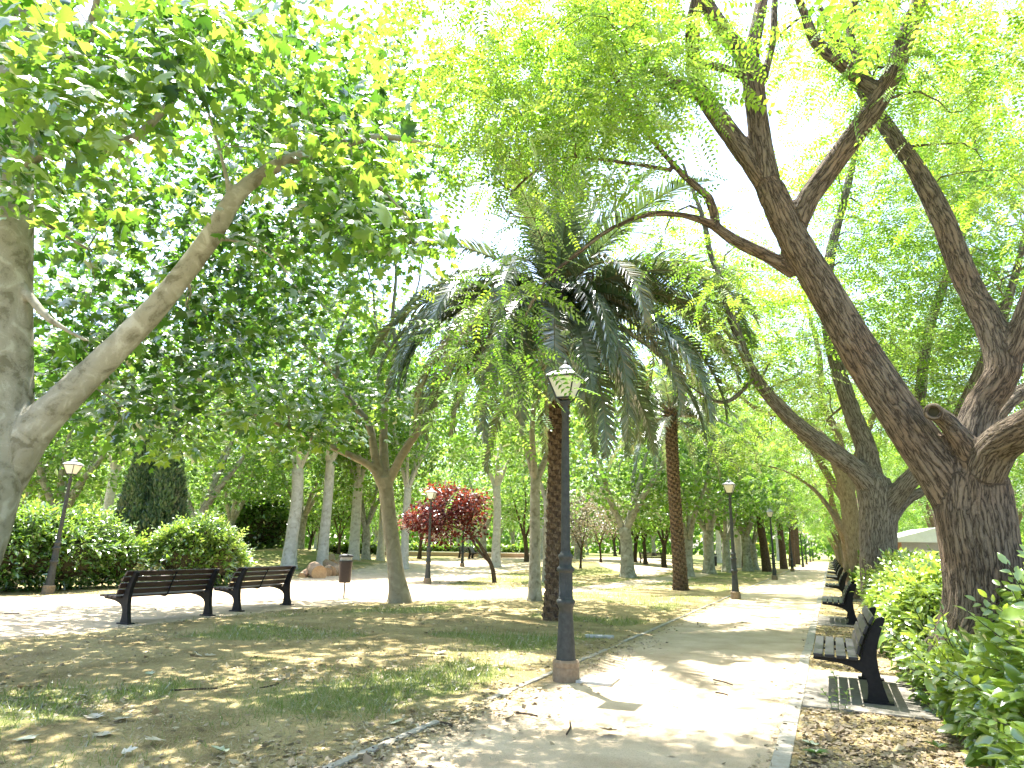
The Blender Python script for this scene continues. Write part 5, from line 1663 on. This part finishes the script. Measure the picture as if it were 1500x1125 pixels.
def bin_(label, loc, rz):
    root = thing('litter_bin', label, 'litter bin', loc, rz, 'litter bins on poles')
    th = np.arange(24) / 24 * 2 * PI
    ex = np.sign(np.cos(th)) * np.abs(np.cos(th)) ** .6; ey = np.sign(np.sin(th)) * np.abs(np.sin(th)) ** .6

    def stack(levels, m):
        A = Acc()
        v = np.concatenate([np.stack([ex * a, ey * b, np.full(24, z)], 1) for a, b, z in levels])
        n = len(levels); i = np.arange(n - 1)[:, None] * 24; a_ = np.arange(24)[None]; b_ = (a_ + 1) % 24
        A.add(v, quad=np.stack([i + a_, i + b_, i + 24 + b_, i + 24 + a_], -1).reshape(-1, 4))
        for r0, fl in ((0, True), (n - 1, False)):
            c = v[r0 * 24:(r0 + 1) * 24]
            A.add(np.concatenate([c, [c.mean(0)]]), tri=[([(j + 1) % 24, j, 24] if fl else [j, (j + 1) % 24, 24]) for j in range(24)])
        return A
    part('body', stack([(.155, .105, .42), (.165, .115, .44), (.185, .13, .98), (.192, .136, 1.0), (.192, .136, 1.03), (.18, .125, 1.035)], 0).build('body', [M['bin']], attrs=False), root)
    part('inner_rim', stack([(.165, .112, 1.02), (.165, .112, 1.14)], 0).build('inner_rim', [M['slab']], attrs=False), root)
    part('lid', stack([(.20, .145, 1.13), (.205, .15, 1.15), (.19, .14, 1.19), (.10, .08, 1.215)], 0).build('lid', [M['binlid']], attrs=False), root)
    A = Acc(); tube(A, np.array([(0, .135, -.1), (0, .135, 1.16)]), .022, 10)
    box(A, (0, .125, .6), (.12, .03, .04)); box(A, (0, .125, .95), (.12, .03, .04))
    part('pole', A.build('pole', [M['binlid']], attrs=False), root)
    return root


bb = G(503, 876)
k0 = bin_('dark brown litter bin on a pole at the edge of the pale square', bb, .6)
dup(k0, gp(1045, 46), 1.0, 'small far litter bin by a pale forked trunk beyond the second palm')
dup(k0, gp(610, 75), 1.0, 'tiny far litter bin in front of the distant bright lawn', sc=1.1)

# ------------------------------------------------------------------ cut logs
for i, (px, py, ln, r, az, lab) in enumerate([(463, 846, 1.5, .34, 2.45, 'biggest cut log with its orange round end facing the square'), (480, 843, 1.2, .24, 2.2, 'cut log lying across the pile beside the biggest one'), (494, 843, 1.0, .27, 1.7, 'short cut log at the right end of the pile'),
                                             (482, 833, 1.7, .22, 2.9, 'long thin log on the back of the pile'), (497, 828, 1.3, .20, 1.9, 'log leaning on the pile behind the litter bin'), (447, 845, 1.0, .17, 2.0, 'thin log at the left end of the pile'), (486, 824, 1.3, .19, 2.3, 'upper log on top of the pile'), (505, 838, 1.2, .22, 2.1, 'log end showing just behind the litter bin')]):
    c = G(px, py); c = c + [0, 0, r * .8]
    d = np.array([math.cos(az), math.sin(az), .08 if i < 3 else .22])
    A = Acc(); tube(A, catmull(np.array([c - d * ln / 2, c + [0, 0, .02], c + d * ln / 2]), .15), r, 16, lump=.10, seed=i, cap=False)
    rt = thing('cut_log', lab, 'log', c, group='felled logs piled at the edge of the square')
    part('bark', A.build('bark', [M['logbark']], off=c), rt)
    for s in (-1, 1):
        E_ = Acc()
        tt, nn, b_ = frames(np.array([c, c + d]))
        th = np.arange(16) / 16 * 2 * PI
        q = c + s * d * (ln / 2 - .004) + r * .985 * (np.cos(th)[:, None] * nn[0] + np.sin(th)[:, None] * b_[0])
        E_.add(np.concatenate([q, [q.mean(0)]]), tri=[[j, (j + 1) % 16, 16] for j in range(16)])
        part('cut_face', E_.build('cut_face', [M['logend']], smooth_=False, attrs=False, off=c), rt)

# ------------------------------------------------------------------ stone table, low wall, swing frame
c = gp(248, 36)
ang = math.atan2(c[1], c[0]) + PI / 2
A = Acc(); box(A, (0, 0, .70), (1.9, .7, .10), bev=.01)
rt = thing('stone_table', 'grey stone slab table half hidden between the left hedge and the rounded shrub', 'table', c, ang)
part('table_top', A.build('table_top', [M['slab']], smooth_=False, attrs=False), rt)
for s in (-1, 1):
    A = Acc(); box(A, (s * .6, 0, .30), (.16, .5, .70), bev=.01)
    part('leg', A.build('leg', [M['slab']], smooth_=False, attrs=False), rt)
a, b = gp(560, 66), gp(790, 66)
A = Acc(); K = Acc(); n = 14
for i in range(n):
    p, q = a + (b - a) * i / n, a + (b - a) * (i + 1) / n
    m = (p + q) / 2; m[2] = gz(m[0], m[1]); ln = math.hypot(*(q - p)[:2]); rz = math.atan2(q[1] - p[1], q[0] - p[0])
    box(A, (m[0], m[1], m[2] + .12), (ln, .25, .5), rz=rz)
    box(K, (m[0], m[1], m[2] + .41), (ln + .01 * (i % 2), .34, .08 + .004 * (i % 2)), rz=rz)
rt = thing('low_wall', 'long low reddish wall with a pale coping at the back of the square', 'wall', (0, 0, 0))
part('wall_face', A.build('wall_face', [M['brickwall']], smooth_=False, attrs=False), rt)
part('coping', K.build('coping', [M['white']], smooth_=False, attrs=False), rt)
c = gp(1107, 88)
A = Acc()
for dx in (-1.4, 1.4):
    for dy in (-.8, .8):
        tube(A, np.array([(dx, dy, 0), (dx, 0, 2.4)]), .06, 8)
tube(A, np.array([(-1.6, 0, 2.42), (1.6, 0, 2.42)]), .07, 8)
thing('swing_frame', 'yellow playground swing frame far off among the trunks', 'swing frame', c, 0.3, me=A.build('swing_frame', [M['yellow']], smooth_=False, attrs=False))
# ------------------------------------------------------------------ park trees behind
VAR = {}
USED = set()


def variant(key, **k):
    VAR[key] = generic('park_tree', 'tree', 'tree', **k)


variant('A1', H=14, fork=5.2, spread=4.6, r0=.33, nlimb=4, nclump=300, per=21, size=.27, tpl='kite', barkm=M['bark_pale'], leafm=M['leaf_far'], seed=201, lean=.0, crown_low=4.4, clspread=.5)
variant('A2', H=15, fork=5.8, spread=5.0, r0=.30, nlimb=5, nclump=320, per=21, size=.27, tpl='kite', barkm=M['bark_pale'], leafm=M['leaf_far'], seed=202, lean=-.02, crown_low=4.6, clspread=.5, var=.56)
variant('B1', H=11.5, fork=2.6, spread=5.0, r0=.33, nlimb=5, nclump=300, per=21, size=.26, tpl='kite', barkm=M['bark_plane'], leafm=M['leaf_far'], seed=203, lean=.05, crown_low=3.7, clspread=.5)
variant('B2', H=12, fork=2.2, spread=5.0, r0=.30, nlimb=4, nclump=300, per=21, size=.26, tpl='kite', barkm=M['bark_plane'], leafm=M['leaf_far'], seed=204, lean=-.08, crown_low=3.6, clspread=.5, var=.58)
variant('C1', H=7.5, fork=1.7, spread=3.2, r0=.15, nlimb=4, nclump=170, per=32, size=.22, tpl='kite', barkm=M['bark_dark'], leafm=M['leaf_far'], seed=205, lean=.1, crown_low=2.4, clspread=.45, var=.62)
variant('D1', H=9.5, fork=2.3, spread=4.4, r0=.26, nlimb=5, nclump=260, per=13, size=.42, tpl='pin5', barkm=M['bark_brown'], leafm=M['leaf_pinnate'], seed=206, lean=-.1, crown_low=2.9, clspread=.5, var=.6)
variant('D2', H=10, fork=2.5, spread=4.2, r0=.24, nlimb=4, nclump=260, per=13, size=.42, tpl='pin5', barkm=M['bark_brown'], leafm=M['leaf_pinnate'], seed=207, lean=-.06, crown_low=2.8, clspread=.5, var=.66)
variant('E1', H=9, fork=3.6, spread=2.4, r0=.16, nlimb=3, nclump=150, per=21, size=.19, tpl='kite', barkm=M['bark_plane'], leafm=M['leaf_far'], seed=208, lean=.0, crown_low=3.4, clspread=.42)
variant('F1', H=4.6, fork=1.3, spread=1.9, r0=.07, nlimb=4, nclump=110, per=21, size=.12, tpl='kite', barkm=M['bark_dark'], leafm=M['leaf_pink'], seed=209, lean=.08, crown_low=1.6, clspread=.32)


def tree(key, loc, rz, sc, label, group=None):
    if key not in USED:
        USED.add(key)
        o = VAR[key]
        o.location = [float(v) for v in loc]; o.rotation_euler = (0, 0, rz); o.scale = (sc, sc, sc) if np.isscalar(sc) else sc
        o['label'] = label
        if group:
            o['group'] = group
        return o
    return dup(VAR[key], loc, rz, label, group, sc)


tree('A1', gp(426, 38), .4, (1.0, 1.0, 1.0), 'tall pale trunked tree with a flared foot on the grass mound')
tree('A2', gp(474, 39), 2.0, (.92, .92, 1.0), 'tall whitish trunked tree right behind the pile of cut logs')
tree('A1', gp(519, 44), 2.5, (.95, .95, .95), 'tall straight trunked tree between the litter bin and the slim middle plane tree')
tree('A2', gp(558, 48), 4.2, (.8, .8, .9), 'straight trunked tree just left of the slim middle plane trunk, beyond the square')
tree('A1', gp(593, 41), 5.0, (.72, .72, .9), 'slender grey trunked tree just right of the slim middle plane trunk')
tree('A2', gp(727, 45), 1.1, (.9, .9, .9), 'pale straight trunked tree behind the leaning stem of the red plum')
tree('B1', gp(438, 50), .2, .95, 'brownish forked tree right behind the pale flared trunk on the mound')
tree('B2', gp(537, 46), 1.0, (.85, .85, .95), 'dark forked tree behind the litter bin, left of the slim plane trunk')
tree('B1', G(920, 846), 3.6, (1.05, 1.05, 1.0), 'stout plane tree forking left, midway between the two nearest palms')
tree('B2', gp(1006, 41), 2.2, .95, 'forked plane tree right behind the bare trunk of the second palm')
tree('B1', gp(1037, 45), 5.4, 1.0, 'plane tree beside the far litter bin, right of the second palm')
tree('B2', gp(1063, 49), 4.4, .95, 'leaning plane tree just left of the second lamp post of the path')
tree('B1', gp(1093, 56), 1.3, 1.0, 'plane tree between the second and third lamp posts of the path')
tree('B2', gp(1104, 60), 0.6, .9, 'thin plane tree just left of the leaning far palm')
tree('B1', gp(286, 38), 4.1, .95, 'forked brown tree above the rounded left shrub')
tree('B2', gp(335, 46), 5.3, .9, 'forked tree between the rounded left shrub and the mound')
tree('B1', gp(80, 42), 2.2, 1.0, 'forked tree far behind the leaning left lamp post')
tree('B2', gp(10, 46), 3.0, 1.0, 'tree far behind the left plane trunk')
tree('A2', gp(150, 54), 5.0, 1.0, 'tall tree far behind the long left hedge, left of the cypress')
tree('C1', gp(453, 66), .3, .9, 'small dark stemmed tree seen between the two pale trunks on the mound')
tree('C1', gp(497, 62), 2.0, .9, 'small dark crooked tree seen left of the dark litter bin')
tree('C1', gp(945, 58), 4.0, (1.0, 1.0, 1.1), 'small straight tree beside the tiny far bench')
tree('C1', gp(972, 54), 5.0, (1.1, 1.1, 1.05), 'small forked tree just left of the second palm trunk')
tree('C1', gp(615, 56), 1.2, .95, 'small brown stemmed tree in front of the low wall')
tree('C1', gp(772, 52), 3.0, 1.1, 'small leaning tree left of the nearest palm trunk')
tree('E1', G(783, 880), 1.0, 1.0, 'slender grey stemmed tree just left of the nearest palm')
tree('E1', gp(801, 31), 3.6, 1.05, 'second slender tree half hidden behind the nearest palm trunk')
tree('F1', gp(850, 44), 0.5, 1.0, 'dusty pink leaved little plum right of the nearest lamp post')
tree('F1', gp(880, 50), 2.5, 1.05, 'second dusty pink little plum, nearer the stout plane tree')
for i, y in enumerate((35, 43, 52, 62, 73, 86, 100)):
    tree(('D1', 'D2')[i % 2], (.75 + .1 * (i % 3), y, 0), 1.0 + i * 1.9, .88 + .05 * (i % 3), 'feathery leaved tree farther down the bench row, beyond the dark slender one', 'far trees of the bench row')
for i, (x, y) in enumerate(((6.0, 15), (7.0, 23), (5.2, 31), (8, 40), (6.5, 52), (9.5, 30), (8, 66))):
    tree(('D2', 'D1')[i % 2], (x, y, 0), 2.0 + i * 1.3, 1.0 + .06 * (i % 3), 'bright feathery tree beyond the right hedge on the street side', 'street side trees beyond the hedge')
rg = np.random.default_rng(77)
far = []
for az0, az1, d0, d1, n in ((-1.15, .02, 58, 78, 15), (-1.15, .06, 80, 105, 20), (-1.2, .1, 108, 135, 26), (.1, .5, 85, 125, 8)):
    for i in range(n):
        a = az0 + (az1 - az0) * (i + rg.uniform(.2, .8)) / n
        d = rg.uniform(d0, d1)
        far.append((math.sin(a) * d, math.cos(a) * d))
for i, (x, y) in enumerate(far):
    if KL - 3 < x < KR + 1.2 or (x > -9 and abs(x - KL) < 4 and y < 110):
        continue
    key = ('B1', 'A1', 'B2', 'A2', 'B1', 'C1')[i % 6]
    tree(key, (x, y, float(gz(x, y))), rg.random() * 6.28, rg.uniform(.85, 1.15) * (1.3 if key == 'C1' else 1), 'distant green park tree far behind the square and the palms', 'distant park trees')

# the far wood that closes the view
def treeline():
    rg = np.random.default_rng(88)
    A = Acc(); n = 60000
    az = rg.uniform(-1.45, .95, n)
    top = 9 + 5 * fbm2(az * 14, az * 0, 1.0, 3, 3)
    d = rg.uniform(140, 165, n)
    h = rg.random(n) ** .8 * top
    p = np.stack([np.sin(az) * d, np.cos(az) * d, .3 + h], 1)
    k = vnoise(p * .22, 5) > .33
    p = p[k]; n = len(p)
    A.leaves(*TP['kite'], p, rg.normal(0, 1, (n, 3)), np.array([0, 0, 1.0]) + rg.normal(0, .7, (n, 3)), rg.uniform(.8, 1.5, n), np.clip(vnoise(p * .3, 9) * .7 + .25 + rg.normal(0, .1, n), 0, 1))
    struct('treeline', A.build('treeline', [M['leaf_far']], smooth_=False), 'stuff', 'far off wood closing the view at the horizon')


treeline()

# low far hedge behind the wall
HB = []
for px in range(478, 860, 16):
    x, y, z = gp(px, 69)
    HB.append((x, y, z + .45, .75, .6, .72))
shrub('hedge', 'low clipped hedge far off behind the low reddish wall', 'hedge', HB, 14000, .2, 'kite', 121, leafm='leaf_hedge', var=.5)

# ------------------------------------------------------------------ street side at the right
A = Acc(); xs = np.linspace(3.6, 16, 6); ys = np.linspace(-20, 160, 10)
X, Y = np.meshgrid(xs, ys, indexing='ij'); ix = np.arange(60).reshape(6, 10)
A.add(np.stack([X, Y, np.full_like(X, .03)], -1).reshape(-1, 3), quad=np.stack([ix[:-1, :-1], ix[1:, :-1], ix[1:, 1:], ix[:-1, 1:]], -1).reshape(-1, 4))
struct('pavement', A.build('pavement', [M['concrete']], attrs=False))


def building():
    c = np.array([34.0, 62.0, 0.0])
    rt = thing('apartment_building', 'cream apartment building glimpsed beyond the right hand trunk', 'building', c, .25)
    A = Acc(); box(A, (0, 0, 7.5), (22, 10, 15)); part('wall', A.build('wall', [M['cream']], smooth_=False, attrs=False), rt)
    A = Acc(); box(A, (0, 0, 15.2), (22.8, 10.8, .4)); part('roof', A.build('roof', [M['white']], smooth_=False, attrs=False), rt)
    A = Acc(); box(A, (0, -5.15, 1.5), (22.04, .3, 3.0)); part('ground_storey', A.build('ground_storey', [M['white']], smooth_=False, attrs=False), rt)
    for k in range(4):
        for i in range(6):
            F_ = Acc(); x = -9 + i * 3.6; z = 4.7 + k * 3.0
            box(F_, (x, -5.03, z), (1.5, .12, 1.6))
            w = part('window', F_.build('window', [M['white']], smooth_=False, attrs=False), rt)
            Gp = Acc(); box(Gp, (x, -5.10, z), (1.25, .04, 1.35)); part('pane', Gp.build('pane', [M['window']], smooth_=False, attrs=False), w)
    for k in range(4):
        A = Acc(); box(A, (5.4, -5.5, 3.7 + k * 3.0), (5, 1.0, .15)); box(A, (5.4, -5.98, 4.2 + k * 3.0), (5, .06, .9)); part('balcony', A.build('balcony', [M['white']], smooth_=False, attrs=False), rt)


building()


def kiosk():
    c = gp(1366, 41)
    rt = thing('kiosk', 'white roofed pavilion with bars glimpsed over the hedge left of the big trunk', 'kiosk', c, .2, sc=.82)
    A = Acc(); box(A, (0, 0, .35), (5, 3.4, .7)); part('plinth', A.build('plinth', [M['white']], smooth_=False, attrs=False), rt)
    A = Acc(); prism(A, [(-3.6, 2.5), (3.6, 2.5), (.3, 3.4), (-.3, 3.4)], -2.4, 2.4, bev=.02); part('roof', A.build('roof', [M['white']], smooth_=False, attrs=False), rt)
    A = Acc(); box(A, (-2.4, -1.2, 1.6), (.5, .5, 1.8)); part('pillar', A.build('pillar', [M['hay']], smooth_=False, attrs=False), rt)
    A = Acc(); box(A, (2.9, -1.2, 1.6), (.5, .5, 1.8)); part('pillar', A.build('pillar', [M['white']], smooth_=False, attrs=False), rt)
    A = Acc(); box(A, (0, 1.5, 1.6), (6.6, .2, 1.8)); part('back_wall', A.build('back_wall', [M['white']], smooth_=False, attrs=False), rt)
    A = Acc()
    for i in range(22):
        box(A, (-2.0 + i * .22, -1.9, 1.35), (.05, .05, 1.3))
    box(A, (.3, -1.9, 2.0), (4.8, .06, .06)); part('railing', A.build('railing', [M['white']], smooth_=False, attrs=False), rt)


kiosk()

# ------------------------------------------------------------------ camera, sky, sun
cam = bpy.data.cameras.new('camera'); co = bpy.data.objects.new('camera', cam); C.objects.link(co)
cam.sensor_fit = 'HORIZONTAL'; cam.sensor_width = 36.0
cam.lens = FPX / 1500 * 36.0
cam.clip_end = 2000; cam.clip_start = .05
from mathutils import Matrix
mw = Matrix(((CR[0], CU[0], -_f[0], 0), (CR[1], CU[1], -_f[1], 0), (CR[2], CU[2], -_f[2], EYE), (0, 0, 0, 1)))
co.matrix_world = mw
S.camera = co

W = bpy.data.worlds.new('World'); S.world = W; W.use_nodes = True
nt = W.node_tree
bg = nt.nodes['Background']
sky = nt.nodes.new('ShaderNodeTexSky'); sky.sky_type = 'NISHITA'; sky.sun_disc = False
sky.sun_elevation = math.asin(SUN[2]); sky.sun_rotation = math.atan2(SUN[0], SUN[1])
sky.dust_density = 2.0; sky.air_density = 1.0; sky.ozone_density = 1.0
nt.links.new(sky.outputs[0], bg.inputs[0])
bg.inputs[1].default_value = .14
sl = bpy.data.lights.new('sun', 'SUN'); sl.energy = 4.4; sl.angle = R(.55); sl.color = (1.0, .965, .91)
so = bpy.data.objects.new('sun', sl); C.objects.link(so)
from mathutils import Vector
so.rotation_euler = Vector([float(v) for v in SUN]).to_track_quat('Z', 'Y').to_euler()
so.location = (0, 0, 30)

S.view_settings.view_transform = 'Standard'
S.view_settings.look = 'None'
S.view_settings.exposure = 2.3
S.view_settings.gamma = 1.0
S.render.engine = 'CYCLES'
cy = S.cycles
cy.max_bounces = 9; cy.diffuse_bounces = 6; cy.glossy_bounces = 2; cy.transmission_bounces = 6; cy.transparent_max_bounces = 8
cy.use_adaptive_sampling = True; cy.adaptive_threshold = 0.02
cy.use_denoising = True
cy.denoiser = 'OPENIMAGEDENOISE'
cy.denoising_input_passes = 'RGB_ALBEDO_NORMAL'
cy.sample_clamp_indirect = 6.0
cy.caustics_reflective = False; cy.caustics_refractive = False
